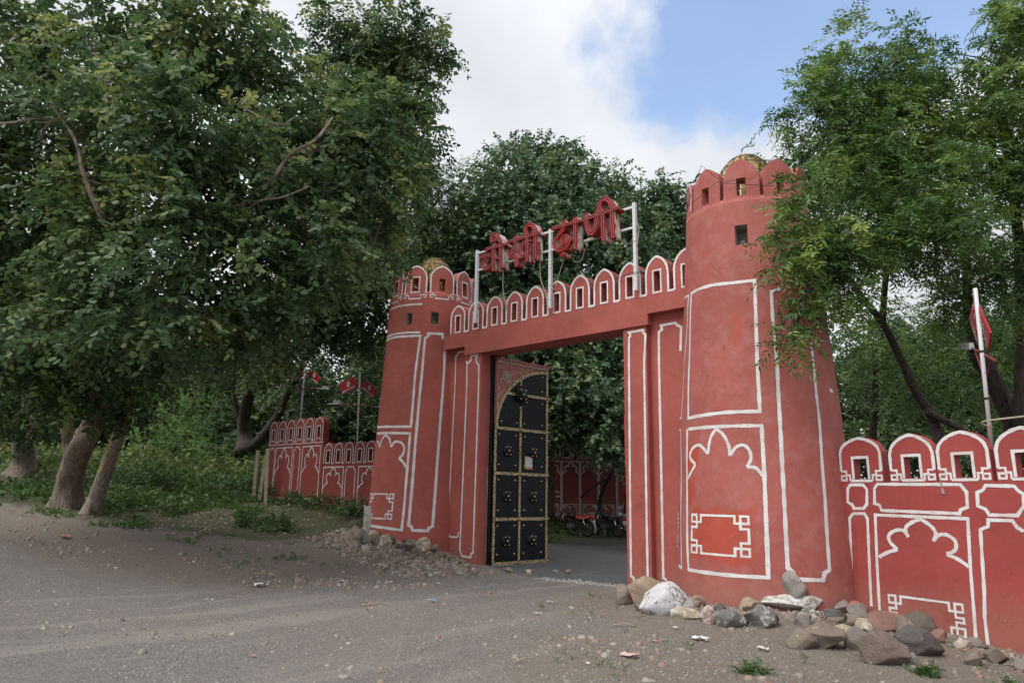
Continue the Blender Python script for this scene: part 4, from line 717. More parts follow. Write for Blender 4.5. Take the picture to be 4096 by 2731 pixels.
for g,ks,_ in groups:
    face=MB();side=MB();lip=MB();neon=MB()
    for i,k in enumerate(ks):
        P=SIGN[k]; bar='bar' in k; curved=len(P)>3
        stroke(face,P,.036 if bar else (.055 if k=='dh_dot' else .049),YL+.0025*i,YL+.235,curved)
    if g=='ch': stroke(face,[(-10.642,7.30),(-10.642,7.345)],.045,YL+.02,YL+.235,False); stroke(face,[(-10.62,6.98),(-10.56,6.985)],.03,YL+.02,YL+.235,False)
    if g=='nn': stroke(face,[(-7.99,7.2),(-7.988,7.375)],.047,YL+.017,YL+.235,False)
    lt=obj('neon_letter',face,M_letter,SG); lt['label']='red neon channel letter'
    o=obj('letter_side',side,M_side,lt,False,origin=SG['_o']); obj('letter_rim',lip,M_letter,lt,False,origin=SG['_o']); obj('neon_tube',neon,M_neon,lt,True,origin=SG['_o'])
def cable(name,pts,r,mat,label): 
    m=MB(); P=[Vector(p) for p in pts]; 
    out=[]
    for i in range(len(P)-1):
        p0=P[i-1] if i else P[0]; p1=P[i]; p2=P[i+1]; p3=P[i+2] if i+2<len(P) else P[-1]
        for j in range(5):
            t=j/5; out.append(.5*((2*p1)+(p2-p0)*t+(2*p0-5*p1+4*p2-p3)*t*t+(3*p1-p0-3*p2+p3)*t**3))
    out.append(P[-1]); m.tube(out,r,5); return tag(obj(name,m,mat),label,'cable')
cable('sign_cable',[(-10.55,11.45,6.9),(-10.56,11.46,6.3),(-10.5,11.5,5.95),(-10.45,11.51,5.7)],.011,M_wire,'tan cable hanging from the first sign letter')
cable('sign_cable',[(-9.45,11.45,6.75),(-9.42,11.46,6.3),(-9.30,11.5,5.95),(-9.27,11.51,5.6)],.011,M_wire,'tan cable hanging left of the middle sign mast')
cable('sign_cable',[(-8.55,11.45,6.62),(-8.45,11.45,6.5),(-8.3,11.46,6.53),(-8.22,11.46,6.75)],.009,M_wire,'short tan cable looped under the dotted sign letter')
cable('sign_cable',[(-8.75,11.46,6.7),(-8.95,11.5,6.3),(-9.05,11.55,6.1)],.009,M_wire,'thin cable slanting down to the middle sign mast')
cable('sign_cable',[(-6.93,11.46,7.0),(-6.89,11.46,6.85),(-6.93,11.46,6.6),(-6.96,11.48,6.5)],.009,M_wire,'cable curling beside the right sign mast')
cable('iron_wire',[(-7.5,11.53,5.98),(-7.3,11.5,5.96),(-7.1,11.42,5.98),(-6.95,11.41,5.95),(-6.9,11.5,5.97)],.007,M_darkwire,'rusty binding wire tying the right sign mast to a merlon')
# ------------------------------------------------ gate door leaf
DA=84; DP=(-11.25,11.95); fD0=plane_fn(DP,DA)
fD=lambda u,z,d:fD0(u,z,d)
DW=1.80
D=bpy.data.objects.new('gate_door',None); COL.objects.link(D); D.parent=G; D['_o']=G['_o']; 
D['label']='black studded gate door with pink spandrel, swung open inwards'
def dbox(mb,u0,u1,z0,z1,d0,d1): wallbox(mb,fD,u0,u1,z0,z1,d1,d0)
bars=[.10,1.08,2.12,3.17]; ZT=4.80
m=MB(); dbox(m,.02,DW,.06,ZT,-.05,0); obj('door_frame',m,M_iron,D)
def dz(u): return 0 # keep horizontals level
mid=.87
cu,cz,ra_,rb_=DW,3.17,DW-.09,1.50   # ellipse arc centre for quarter arch
arc=lambda t,off=0:(cu-(ra_+off)*math.cos(t),cz+(rb_+off)*math.sin(t))
# panels
for r in range(3):
    for u0,u1 in ((.10,mid-.04),(mid+.04,DW-.06)):
        m=MB(); z0,z1=bars[r]+.045,bars[r+1]-.045; dbox(m,u0,u1,z0,z1,.001,.02); obj('door_panel',m,M_iron,D)
def archpanel(u0,u1,zb_,zt_):
    m=MB(); n=12; top=[]
    for i in range(n+1):
        u=u0+(u1-u0)*i/n; c=max(-1,min(1,(cu-u)/(ra_-.05))); zz=cz+(rb_-.05)*math.sqrt(max(0,1-c*c)); top.append(max(zb_,min(zz,zt_)))
    for i in range(n):
        a=u0+(u1-u0)*i/n; b=u0+(u1-u0)*(i+1)/n
        m.add([fD(a,zb_,.02),fD(b,zb_,.02),fD(b,top[i+1],.02),fD(a,top[i],.02),fD(a,top[i],.001),fD(b,top[i+1],.001)],[(0,1,2,3),(3,2,5,4)])
    obj('door_panel',m,M_iron,D)
archpanel(.14,mid-.04,3.215,4.0); archpanel(mid+.04,DW-.06,3.215,3.98); archpanel(.3,mid-.04,4.06,5); archpanel(mid+.04,DW-.06,4.07,5)
# pink spandrel
m=MB(); n=18
for i in range(n):
    t0=math.pi/2*i/n; t1=math.pi/2*(i+1)/n; a=arc(t0,.02); b=arc(t1,.02)
    pa=(max(.06,a[0]),a[1]); pb=(max(.06,b[0]),b[1])
    m.add([fD(pa[0],pa[1],.022),fD(pb[0],pb[1],.022),fD(pb[0],ZT-.03,.022),fD(pa[0],ZT-.03,.022)],[(0,1,2,3)])
obj('spandrel',m,M_pink,D)
def strip(u0,u1,z0,z1,mat=M_orn,d=.045): m=MB(); dbox(m,u0,u1,z0,z1,.021,d); obj('scroll_strip',m,mat,D)
for i,z in enumerate(bars):
    strip(.055,mid-.03,z-.035,z+.035); strip(mid+.03,DW-.01,z-.035,z+.035)
for i in range(3): strip(.045,.105,bars[i]+.045,bars[i+1]-.045,d=.04); 
for a,b in ((.145,1.035),(1.125,2.075),(2.165,3.125),(3.215,3.75),(4.25,4.56)): strip(mid-.028,mid+.028,a,b,d=.04)
for a,b in ((.145,1.035),(1.125,2.075),(2.165,3.125),(3.215,3.98),(4.07,4.66)): strip(DW-.055,DW+.005,a,b,d=.04)
strip(mid-.16-.35,mid-.2,3.99,4.055); strip(mid+.22,DW-.06,3.99,4.055)
strip(.03,DW+.03,ZT-.02,ZT+.055,M_orn2,.06); strip(.02,.07,3.25,ZT-.03,M_orn2,.04)
m=MB(); dbox(m,.07,DW,ZT-.05,ZT-.025,.021,.05); obj('rail_moulding',m,M_cream,D)
m=MB(); n=30
for i in range(n):
    t0=math.pi/2*i/n; t1=math.pi/2*(i+1)/n; A=[arc(t0,-.035),arc(t1,-.035),arc(t1,.035),arc(t0,.035)]
    P=[fD(a,b,.05) for a,b in A]+[fD(a,b,.02) for a,b in A]; m.add(P,[(0,1,2,3),(0,4,5,1),(3,2,6,7)])
obj('arch_strip',m,M_orn,D)
# studs and bosses
def stud(u,z,r=.022,d=.03):
    m=MB(); m.ball(fD(u,z,d),r,8,6,(1,1,1)); obj('stud',m,M_brass,D,True)
for r in range(3):
    z0,z1=bars[r],bars[r+1]
    for u in (.19,mid-.15,mid+.15,DW-.2):
        for z in (z0+.2,z1-.15): stud(u,z)
    for u in ((.10+mid)/2-.02,(mid+DW)/2-.02):
        zc=(z0+z1)/2; m=MB(); Mx=Matrix.Rotation(R_(DA),3,'Z')
        m.ball(fD(u,zc,.02),.15,16,8,(1,.45,.95),Mx); obj('boss',m,M_iron,D,True)
        stud(u,zc,.024,.088); 
        for du in (-.062,.062):
            for dzz in (-.085,.085): stud(u+du,zc+dzz,.016,.075)
m=MB(); m.ball(fD(mid-.01,4.02,.04),.2,18,10,(1,.5,1),Matrix.Rotation(R_(DA),3,'Z')); obj('boss',m,M_iron,D,True)
stud(mid,4.02,.028,.14)
for du in (-.08,.08):
    for dzz in (-.11,.11): stud(mid+du,4.02+dzz,.02,.125)
for u,z in ((.25,3.33),(mid-.13,3.33),(mid+.13,3.33),(DW-.2,3.33),(DW-.2,3.87),(mid+.2,3.86),(DW-.2,4.18),(DW-.2,4.55)): stud(u,z)
for z in bars[1:]+[4.02,ZT+.02,bars[0]]:
    m=MB(); a=fD(mid-.04 if z!=ZT+.02 and z!=4.02 else DW,z,.05); 
    if z not in(4.02,ZT+.02): m.tube([fD(mid-.05,z,.055),fD(mid+.05,z,.055)],[.016,.02],6); obj('finial',m,M_brass,D,True)
    m=MB(); m.tube([fD(DW,z,.03),fD(DW+.04,z,.03),fD(DW+.075,z,.03)],[.025,.022,.004],8); obj('finial',m,M_brass,D,True)
# scrolls on the spandrel
def spiral(c,r0,r1,a0,turn,n=22): return [(c[0]+(r0+(r1-r0)*i/n)*math.cos(a0+turn*i/n),c[1]+(r0+(r1-r0)*i/n)*math.sin(a0+turn*i/n)) for i in range(n+1)]
sc=MB()
def scr(P,r=.0065): sc.tube([fD(a,b,.03) for a,b in P],r,4)
for c,r,a0,tn in (((.30,4.30),.13,0,5),((.62,4.62),.12,1,-5),((.80,4.60),.10,3,5.5),((.98,4.64),.09,0,-5.5),((.20,4.12),.10,1.5,5.2),((.20,3.92),.10,4,-5.2),((.17,3.72),.08,1,5),((.52,4.22),.1,5,-5),((.38,4.10),.09,2,5),((.62,4.42),.08,2,-5),((.17,4.66),.07,2,5)):
    scr(spiral(c,.012,r*.95,a0,tn)); scr(spiral(c,.03,r*1.15,a0+.3,tn*.8))
for P in ([(1.05,4.62),(1.2,4.66),(1.32,4.72)],[(1.02,4.68),(1.16,4.71),(1.32,4.72)],[(.14,3.66),(.12,3.55),(.10,3.42)],[(.16,3.7),(.15,3.55),(.10,3.42)],[(.10,3.3),(.10,4.72)],[(.10,4.73),(1.5,4.745)]): scr(P)
wc=(.40,4.42)
for k in range(6): a=k*1.047+.5; scr([(wc[0]+.13*math.cos(a-.3),wc[1]+.13*math.sin(a-.3)),(wc[0]+.21*math.cos(a),wc[1]+.21*math.sin(a)),(wc[0]+.13*math.cos(a+.3),wc[1]+.13*math.sin(a+.3))])
obj('scroll_relief',sc,M_cream,D)
m=MB(); Pc=fD(wc[0],wc[1],.03); ax=Vector(fD(0,0,1))-Vector(fD(0,0,0)); m.torus(Pc,.115,.012,ax,24,6); m.torus(Pc,.03,.012,ax,10,5)
for k in range(12):
    a=k*math.pi/6; m.tube([fD(wc[0]+.03*math.cos(a),wc[1]+.03*math.sin(a),.034),fD(wc[0]+.075*math.cos(a),wc[1]+.075*math.sin(a),.034),fD(wc[0]+.108*math.cos(a),wc[1]+.108*math.sin(a),.034)],[.004,.011,.004],5)
obj('wheel_rosette',m,M_cream,D)
m=MB(); n=20
m.add([fD(wc[0],wc[1],.024)]+[fD(wc[0]+.113*math.cos(k*2*math.pi/n),wc[1]+.113*math.sin(k*2*math.pi/n),.024) for k in range(n)],[(0,1+k,1+(k+1)%n) for k in range(n)]); obj('rosette_back',m,M_darkwire,D)
for z in (.5,2.5,4.35):
    m=MB(); m.tube([fD(-.03,z-.16,.01),fD(-.03,z-.03,.01)],.028,8); m.tube([fD(-.03,z-.025,.01),fD(-.03,z+.11,.01)],.024,8); dbox(m,-.01,.05,z-.12,z+.08,.001,.02); obj('hinge',m,M_iron,D)
m=MB(); m.tube([fD(DW-.06,.12,.03),fD(DW-.06,-.02,.03)],.012,6); obj('drop_bolt',m,M_rust,D)
m=MB(); wallbox(m,fD,-.055,-.012,0,4.88,.0,-.05); obj('hinge_post',m,M_iron,D)
NT=thing('paper_notice',fD(1.16,2.4,.03),'small white notice taped with brown tape to the black gate door','notice')
m=MB(); dbox(m,1.03,1.29,2.25,2.55,.0225,.026); obj('tape_backing',m,simple('brown_tape',(.48,.3,.13),.5),NT)
m=MB(); dbox(m,1.06,1.275,2.30,2.52,.0265,.028); obj('paper',m,simple('paper_white',(.68,.7,.74),.7),NT)
m=MB()
for k in range(6):
    for a,b in ((1.075,1.16),(1.175,1.26)):
        if k==0: a,b=(1.08,1.255) if a<1.1 else (1.2,1.21)
        u=a
        while u<b-.008:
            l=random.uniform(.01,.025); dbox(m,u,min(b,u+l),2.485-k*.03-(.004 if k else .008),2.485-k*.03+(.004 if k else .006),.0285,.029); u+=l+.006
obj('print_lines',m,simple('print_ink',(.12,.1,.25),.7),NT)
# ------------------------------------------------ flag poles with placards and lamps
def flagpole(F_,label,lab2,r):
    base=F_['pole'][0]; top=F_['pole'][1]; t=thing('flag_pole',base,label,'flag pole','banner poles along the wall')
    m=MB(); m.tube([base,top],r,10); obj('pole',m,M_pole,t,True)
    cen=Vector(F_['pole'][0])
    for k,c in enumerate(F_['fl']):
        c=[Vector(p) for p in c]; nrm=(c[1]-c[0]).cross(c[3]-c[0]).normalized()
        if nrm.dot(Vector((0,0,1.6))-c[0])<0: nrm=-nrm
        m=MB(); P=[p+nrm*.012 for p in c]+[p-nrm*.012 for p in c]; m.add(P,[(0,1,2,3),(7,6,5,4)]+[(i,i+4,(i+1)%4+4,(i+1)%4) for i in range(4)])
        fo=obj('banner',m,M_sign,t)
        ctr=sum(c,Vector())/4
        # long axis: edge 3->2 is the lower edge for both
        a=c[3] if k==0 else c[3]; b=c[2]
        xd=(c[2]-c[3]) ; yd=(c[0]-c[3])
        if (Vector(RR)).dot(xd)<0: xd=-xd
        if yd.z<0: yd=-yd
        ln=xd.length; h=yd.length; xdn=xd.normalized(); ydn=(yd-xdn*yd.dot(xdn)).normalized()
        dc=ctr+ydn*h*.1+nrm*.016; rr=min(h*.2,.11)
        m=MB(); n=20; m.add([dc]+[dc+(xdn*math.cos(q*2*math.pi/n)+ydn*math.sin(q*2*math.pi/n))*rr for q in range(n)],[(0,1+q,1+(q+1)%n) for q in range(n)]); obj('emblem_disc',m,M_signw,fo,False,origin=t['_o'])
        m=MB()
        for q in range(3):
            cq=dc+nrm*.004+(xdn*math.cos(q*2.09+.5)+ydn*math.sin(q*2.09+.5))*rr*.38
            m.tube([cq+(xdn*math.cos(s*.45+q*2.09)+ydn*math.sin(s*.45+q*2.09))*rr*.34 for s in range(12)],rr*.06,4)
        obj('emblem',m,M_sign,fo,False,origin=t['_o'])
        Mx=frame(tuple(ctr-ydn*h*.28+nrm*.018),tuple(xdn),tuple(ydn))
        if Mx.to_3x3().determinant()<0 or (Mx.to_3x3()@Vector((0,0,1))).dot(nrm)<0: pass
        o=text('banner_lettering','CHOKHI DHANI GROUP',M_signw,fo,h*.19,Mx,bold=.002,sx=ln*.82/(h*.19*10.6))
        o.data.transform(Matrix.Translation(-(Vector(t['_o'])-Vector((0,0,0))))) if fo.get('_o') is None else None
    m=MB(); m.tube([F_['arm'][0],F_['arm'][1]],r*.6,6); obj('cross_arm',m,M_redsteel,t)
    m=MB(); m.tube([F_['br'][0],F_['br'][1]],r*.45,5); obj('brace',m,M_redsteel,t); m=MB(); m.tube([F_['br'][1],F_['br'][2]],r*.45,5); obj('brace',m,M_redsteel,t)
    for k in ('lamp','lamp2'):
        if not F_.get(k): continue
        a,b=[Vector(p) for p in F_[k]]; d=(b-a); side=d.cross(Vector((0,0,1))).normalized()*.06
        m=MB(); P=[a-side+Vector((0,0,.0)),b-side*.6,b+side*.6,a+side]; up_=Vector((0,0,.045)); q=a.lerp(b,.45)
        m.add([p-up_*.4 for p in P]+[P[0]+up_*.1,P[1]+up_,P[2]+up_,P[3]+up_*.1],[(3,2,1,0),(4,5,6,7),(0,1,5,4),(1,2,6,5),(2,3,7,6),(3,0,4,7)])
        m.add([q-side*.8+up_,b-side*.5+up_*1.05,b+side*.5+up_*1.05,q+side*.8+up_,q-side*.8+up_*2,b-side*.5+up_*1.9,b+side*.5+up_*1.9,q+side*.8+up_*2],[(4,5,6,7),(0,1,5,4),(1,2,6,5),(2,3,7,6),(3,0,4,7)])
        obj('lamp_head',m,M_lamp,t)
    for q in (.35,.62):
        p=Vector(base).lerp(Vector(top),q); m=MB(); m.tube([p,p+Vector((0,0,.03))],r*1.25,8); obj('clamp',m,M_black,t)
flagpole(FL1,'pole with two red banners just left of the left tower','',.028)
flagpole(FL2,'pole with two red banners half hidden by leaves above the tall left wall','',.028)
flagpole(FL3,'white pole with red banners seen edge on above the right wall','',.027)
# rope on right pole
cable('rope',[(FL3['pole'][0][0]+.05,FL3['pole'][0][1]-.05,2.62),(-1.5,11.15,2.68),(-.9,11.0,2.72),(.2,10.7,2.8)],.012,M_wire,'pale rope tied round the pole above the right wall')
m=MB(); e=fW(1.56,1.9,.012); m.tube([fW(1.55,1.97,.02),fW(1.565,1.9,.012),fW(1.58,1.80,.012)],.008,5); m.add([fW(1.565,1.81,.012),fW(1.595,1.81,.012),fW(1.61,1.73,.014),fW(1.56,1.74,.014)],[(0,1,2,3)])
tag(obj('hanging_tag',m,M_conc),'small grey scrap hanging from the right wall coping','scrap')
# ------------------------------------------------ motorcycles
def motorcycle(loc,rz,lean,label,seat,tank,plate,lab_rim=None):
    t=thing('motorcycle',loc,label,'motorcycle','motorcycles parked in the yard'); t['_o']=(0,0,0)
    t.rotation_euler=(R_(lean),0,rz)
    O=lambda n,m,mat,par=None,sm=False: obj(n,m,mat,par or t,sm,origin=(0,0,0))
    for x in (.64,-.62):
        w_=bpy.data.objects.new('wheel',None); COL.objects.link(w_); w_.parent=t; w_['_o']=(0,0,0)
        m=MB(); m.torus((x,0,.30),.258,.045,(0,1,0),26,8); O('tyre',m,M_tyre,w_,True)
        m=MB(); m.torus((x,0,.30),.215,.018,(0,1,0),24,6); m.tube([(x,-.05,.30),(x,.05,.30)],.05,10)
        for k in range(10):
            a=k*math.pi/5; m.tube([(x,.0,.30),(x+.215*math.cos(a),0,.30+.215*math.sin(a))],.007,4,False)
        O('rim',m,M_rim,w_)
    def guard(x,a0,a1,r=.33,hw=.06):
        m=MB(); n=10; vs=[];fs=[]
        for i in range(n+1):
            a=R_(a0+(a1-a0)*i/n)
            for y,rr in ((-hw,r-.02),(-hw*.5,r+.01),(hw*.5,r+.01),(hw,r-.02)): vs.append((x+rr*math.cos(a),y,.30+rr*math.sin(a)))
        for i in range(n):
            for k in range(3): fs.append((i*4+k,i*4+k+1,i*4+k+5,i*4+k+4))
        return m.add(vs,fs)
    O('front_mudguard',guard(.64,20,150),tank); O('rear_mudguard',guard(-.62,60,205,.36),M_lamp if plate=='9309' else M_black)
    m=MB(); m.add([(-.92,-.07,.52),(-.92,.07,.52),(-1.0,.07,.30),(-1.0,-.07,.30),(-.93,-.05,.26),(-.93,.05,.26)],[(0,1,2,3),(3,2,5,4)]); O('mud_flap',m,M_lamp)
    for s_ in (-1,1):
        m=MB(); m.tube([(.64,s_*.085,.30),(.50,s_*.085,.68),(.44,s_*.08,.86)],[.024,.022,.018],8); O('fork',m,M_chrome,None,True)
        m=MB(); m.tube([(-.58,s_*.11,.33),(-.46,s_*.12,.68)],.028,8); m.tube([(-.56,s_*.11,.38),(-.49,s_*.12,.6)],.04,8); O('shock_absorber',m,M_chrome,None,True)
        m=MB(); m.tube([(.42,s_*.05,.90),(.36,s_*.22,.98),(.28,s_*.36,.98)],.014,6); m.tube([(.29,s_*.30,.98),(.24,s_*.40,.975)],.02,8); O('handlebar',m,M_black)
        m=MB(); m.tube([(.34,s_*.24,.98),(.36,s_*.30,1.12)],.007,5); m.ball((.36,s_*.31,1.15),.055,10,6,(.3,1,.75)); O('mirror',m,M_chrome,None,True)
        m=MB(); m.ball((-.83,s_*.17,.66),.03,8,5); m.tube([(-.8,s_*.05,.67),(-.83,s_*.15,.66)],.008,4); O('indicator',m,simple('amber' ,(.6,.25,.03),.3))
    m=MB(); m.ball((.10,0,.80),.2,14,9,(1.35,.72,.72)); O('fuel_tank',m,tank,None,True)
    m=MB(); n=12; vs=[];fs=[]
    for i in range(n+1):
        q=i/n; x=-.12-.70*q; z=.79-.045*math.sin(q*math.pi)+.06*q; hw=.13-.03*q+.02*math.sin(q*3)
        for y,zz in ((-hw,z-.10),(-hw,z-.02),(-hw*.7,z+.03),(hw*.7,z+.03),(hw,z-.02),(hw,z-.10)): vs.append((x,y,zz))
    for i in range(n):
        for k in range(5): fs.append((i*6+k,i*6+k+1,i*6+k+7,i*6+k+6))
    fs+=[(5,4,3,2,1,0),tuple(n*6+k for k in range(6))]; m.add(vs,fs); O('seat',m,seat,None,True)
    m=MB(); m.ball((-.36,0,.66),.2,12,7,(1.9,.75,.45)); O('side_panel',m,tank,None,True)
    m=MB(); m.ball((-.74,0,.70),.1,10,7,(1.2,.9,.75)); O('tail_cowl',m,tank,None,True)
    m=MB(); m.ball((-.84,0,.70),.065,10,6,(.6,1.2,.8)); O('tail_light',m,M_tail,None,True)
    m=MB(); m.tube([(-.45,.13,.80),(-.7,.12,.90),(-.86,.07,.93),(-.86,-.07,.93),(-.7,-.12,.90),(-.45,-.13,.80)],.014,6); O('grab_rail',m,M_lamp,None,True)
    m=MB(); m.ball((.54,0,.86),.13,12,8,(.75,1,1.15)); O('headlight_cowl',m,tank,None,True)
    m=MB(); m.ball((.62,0,.84),.09,12,6,(.35,1,1)); O('headlight',m,M_chrome,None,True)
    m=MB(); m.box((-.10,-.11,.30),(.26,.11,.48)); m.tube([(.10,0,.46),(.20,0,.68)],.085,12); 
    for k in range(5): m.tube([(.10+.02*k,0,.50+.035*k),(.104+.02*k,0,.508+.035*k)],.11,12)
    m.tube([(.05,-.15,.37),(.05,.15,.37)],.09,14); O('engine',m,M_grey)
    m=MB(); m.tube([(.45,0,.82),(.30,0,.55),(.28,0,.30),(-.1,0,.28),(-.35,0,.42),(-.12,0,.74)],.022,6); m.tube([(-.30,.1,.36),(-.62,.1,.30)],.022,6); m.tube([(-.30,-.1,.36),(-.62,-.1,.30)],.022,6); O('frame',m,M_black)
    m=MB(); m.tube([(.22,-.12,.50),(.30,-.14,.34),(.1,-.16,.25),(-.2,-.17,.27),(-.42,-.17,.32),(-.88,-.17,.42)],[.018,.018,.02,.022,.042,.045],8); O('exhaust',m,M_chrome,None,True)
    m=MB(); m.tube([(-.02,.13,.26),(-.1,.26,.02)],.012,6); O('side_stand',m,M_chrome)
    m=MB(); m.tube([(.02,-.22,.28),(.02,.22,.28)],.014,6); m.tube([(-.34,-.2,.34),(-.34,.2,.34)],.012,6); O('foot_rest',m,M_black)
    m=MB(); m.box((-.99,-.105,.48),(-.982,.105,.62),Matrix.Rotation(R_(8),4,'Y')); m=MB(); m.add([(-.895,-.11,.64),(-.895,.11,.64),(-.93,.11,.49),(-.93,-.11,.49),(-.888,-.11,.64),(-.888,.11,.64),(-.923,.11,.49),(-.923,-.11,.49)],[(0,1,2,3),(7,6,5,4),(0,4,5,1),(3,2,6,7),(0,3,7,4),(1,5,6,2)]); pl=O('number_plate',m,M_plate)
    if plate:
        Mx=frame((-.926,0,.545),(0,-1,0),(.22,0,1)); o=text('plate_number',plate,M_ink,None,.085,Mx,bold=.001); o.parent=pl
    return t
def bz(x,y): return gz(x,y)
m1=Vector((-16.9,23.95,0)); 
# bikes: rear wheel near (px 2376,2155), heading left and away from the viewer
latv=Vector((math.cos(YAW),math.sin(YAW),0)); fwv=Vector((-math.sin(YAW),math.cos(YAW),0))
def bike(rear,lat,dep,lean,*a):
    h=(latv*lat+fwv*dep).normalized(); c=Vector(rear)+h*.62; rz=math.atan2(h.y,h.x)
    z=gz(c.x,c.y); return motorcycle((c.x,c.y,z),rz,lean,*a)
bike((-16.9,23.6,0),-1.0,.62,7,'black and red motorcycle with a bright red seat nearest the gate opening',M_seat,M_bred,'9309')
bike((-16.4,25.1,0),-.85,.9,7,'all black motorcycle parked beside the one with a red seat',M_black,M_black,'4215')
bike((-15.6,25.6,0),-.85,.9,7,'motorcycle mostly hidden behind the right gate pilaster',M_black,M_lamp,'')
# ------------------------------------------------ rocks
def rockmat(name,base,patch=None,thr=.5,red=None):
    m,nt,b,o=newmat(name); tc=N(nt,'ShaderNodeTexCoord'); p=geo(nt); n=noise(nt,p,9,8,.72); n2=noise(nt,p,3.5,6,.6); f=noise(nt,p,45,5,.7)
    c=mixc(nt,f,tuple(x*.85 for x in base),tuple(min(1,x*1.8) for x in base)); c=mixc(nt,math_(nt,'MULTIPLY',sstep(nt,n2,.35,.7),.5),c,tuple(x*.7 for x in (base[0],base[1]*.9,base[2]*.8)))
    if patch: c=mixc(nt,sstep(nt,n,thr,thr+.05),c,patch)
    if red: c=mixc(nt,sstep(nt,n2,.55,.6),c,red)
    L(nt,c,b.inputs['Base Color']); b.inputs['Roughness'].default_value=.9; bump(nt,b,math_(nt,'ADD',n,math_(nt,'MULTIPLY',f,.4)),.7,.04); return m
ROCKM=dict(white=rockmat('rock_whitewashed',(.16,.13,.12),(.62,.62,.64),.42),tan=rockmat('rock_tan',(.26,.205,.15),(.4,.36,.31),.6),grey=rockmat('rock_grey',(.17,.15,.135)),grey_red=rockmat('rock_grey_red',(.17,.14,.12),(.5,.42,.38),.62,(.25,.06,.05)),
 pale=rockmat('rock_pale',(.30,.26,.2),(.55,.52,.47),.52),pinkwhite=rockmat('rock_pinkish',(.3,.19,.17),(.56,.5,.48),.48),whitegrey=rockmat('rock_patchy_white',(.14,.135,.13),(.52,.51,.5),.55),brown=rockmat('rock_brown',(.165,.135,.11),(.36,.33,.29),.6),dark=rockmat('rock_dark',(.085,.075,.07),(.24,.22,.2),.6),dark2=rockmat('rock_dark_brown',(.11,.09,.075)),
 red=rockmat('rock_red_dust',(.26,.10,.085)),redgrey=rockmat('rock_red_grey',(.2,.11,.095),(.5,.42,.38),.63),patch=rockmat('rock_brown_patchy',(.16,.125,.105),(.52,.45,.38),.6),tanwhite=rockmat('rock_tan_white',(.30,.23,.16),(.55,.52,.46),.5))
ROCKM['white_dirty']=rockmat('rock_slab_white',(.3,.28,.25),(.6,.59,.57),.45); ROCKM['grey_light']=rockmat('rock_grey_light',(.24,.22,.2),(.4,.38,.36),.55)
WORDS=dict(white='big whitewashed',tan='tan',grey='grey',grey_red='round grey and red smeared',pale='pale',pinkwhite='pinkish white',whitegrey='grey white-splashed',brown='brown',dark='dark',dark2='dark brown slab like',red='red dusted',redgrey='flat red grey',patch='big brown white-flecked',tanwhite='tan and white')
import bmesh
def rock(name,c,w_,h,dpt,mat,seed,label,group,rot=0,flat=0):
    r=random.Random(seed); bm=bmesh.new(); bmesh.ops.create_icosphere(bm,subdivisions=4,radius=1)
    cuts=[(Vector((r.uniform(-1,1),r.uniform(-1,1),r.uniform(-.5,1))).normalized(),r.uniform(.5,.8)) for _ in range(15)]
    o3=Vector((r.uniform(0,50),r.uniform(0,50),r.uniform(0,50)))
    from mathutils import noise as mn
    for v in bm.verts:
        d=v.co.normalized(); p=d.copy()
        for nn,k in cuts:
            q=p.dot(nn)
            if q>k: p-=nn*(q-k)*.95
        p*=1.12+.10*mn.noise(d*1.6+o3)+.05*mn.noise(d*4+o3)+.022*mn.noise(d*11+o3)
        v.co=Vector((p.x*w_/2*1.1,p.y*dpt/2,p.z*h/2*1.12))
    me=bpy.data.meshes.new(name); bm.to_mesh(me); bm.free()
    o=mobj(name,me,mat,None,True); o.location=c; o.rotation_euler=(0,0,rot); return tag(o,label,'rock',group)
import zlib
used={}
POSW=['nearest the opening','second from the opening','','','','','']
for i,(x,y,z,w_,h,cn) in enumerate(ROCKS):
    g=gz(x,y); w_=max(w_,.12); dp_=min(w_*.8,h*1.6); dv=fwv*dp_*.42
    where=['at the left end of the pile','leaning against the right pilaster behind the whitewashed boulder','in front of the right pilaster, biggest white one of the pile','small, on the ground before the tan boulder','flat, right of the whitewashed boulder','small, peeping over the flat slab','under the left part of the right tower front','low, in front of the right tower below its lower panel','under the stacked slab at the right tower foot','small, right under the balanced slab','tilted, between white splashed rocks and tower wall',
     'in front of the tower to wall corner','wedged under the right end of the balanced slab','low, left of the corner of tower and right wall','at the joint of tower and right wall','small, at the wall foot near the tower joint','under the leftmost panel of the right wall','small, stacked against the wall corner','lying against the first panel of the right wall','long, under the arch panel of the right wall','in the middle of the row before the arch panel','largest of those before the right wall','rounded, in front of the key pattern on the right wall','angular, standing against the key pattern on the right wall','low, near the last panel of the right wall','low and long, beneath the last wall panel','small, between the flecked and the dark rock','small, at the far right end of the row','flat, under the whitened stones before the tower'][i]
    rock('rock',(x+dv.x,y+dv.y,g+h*.40),w_,h*1.12,dp_*1.15,ROCKM[cn],i*7+3,f'{WORDS[cn]} rock {where}','rocks heaped along the right tower and wall',rot=YAW+random.uniform(-.4,.4))
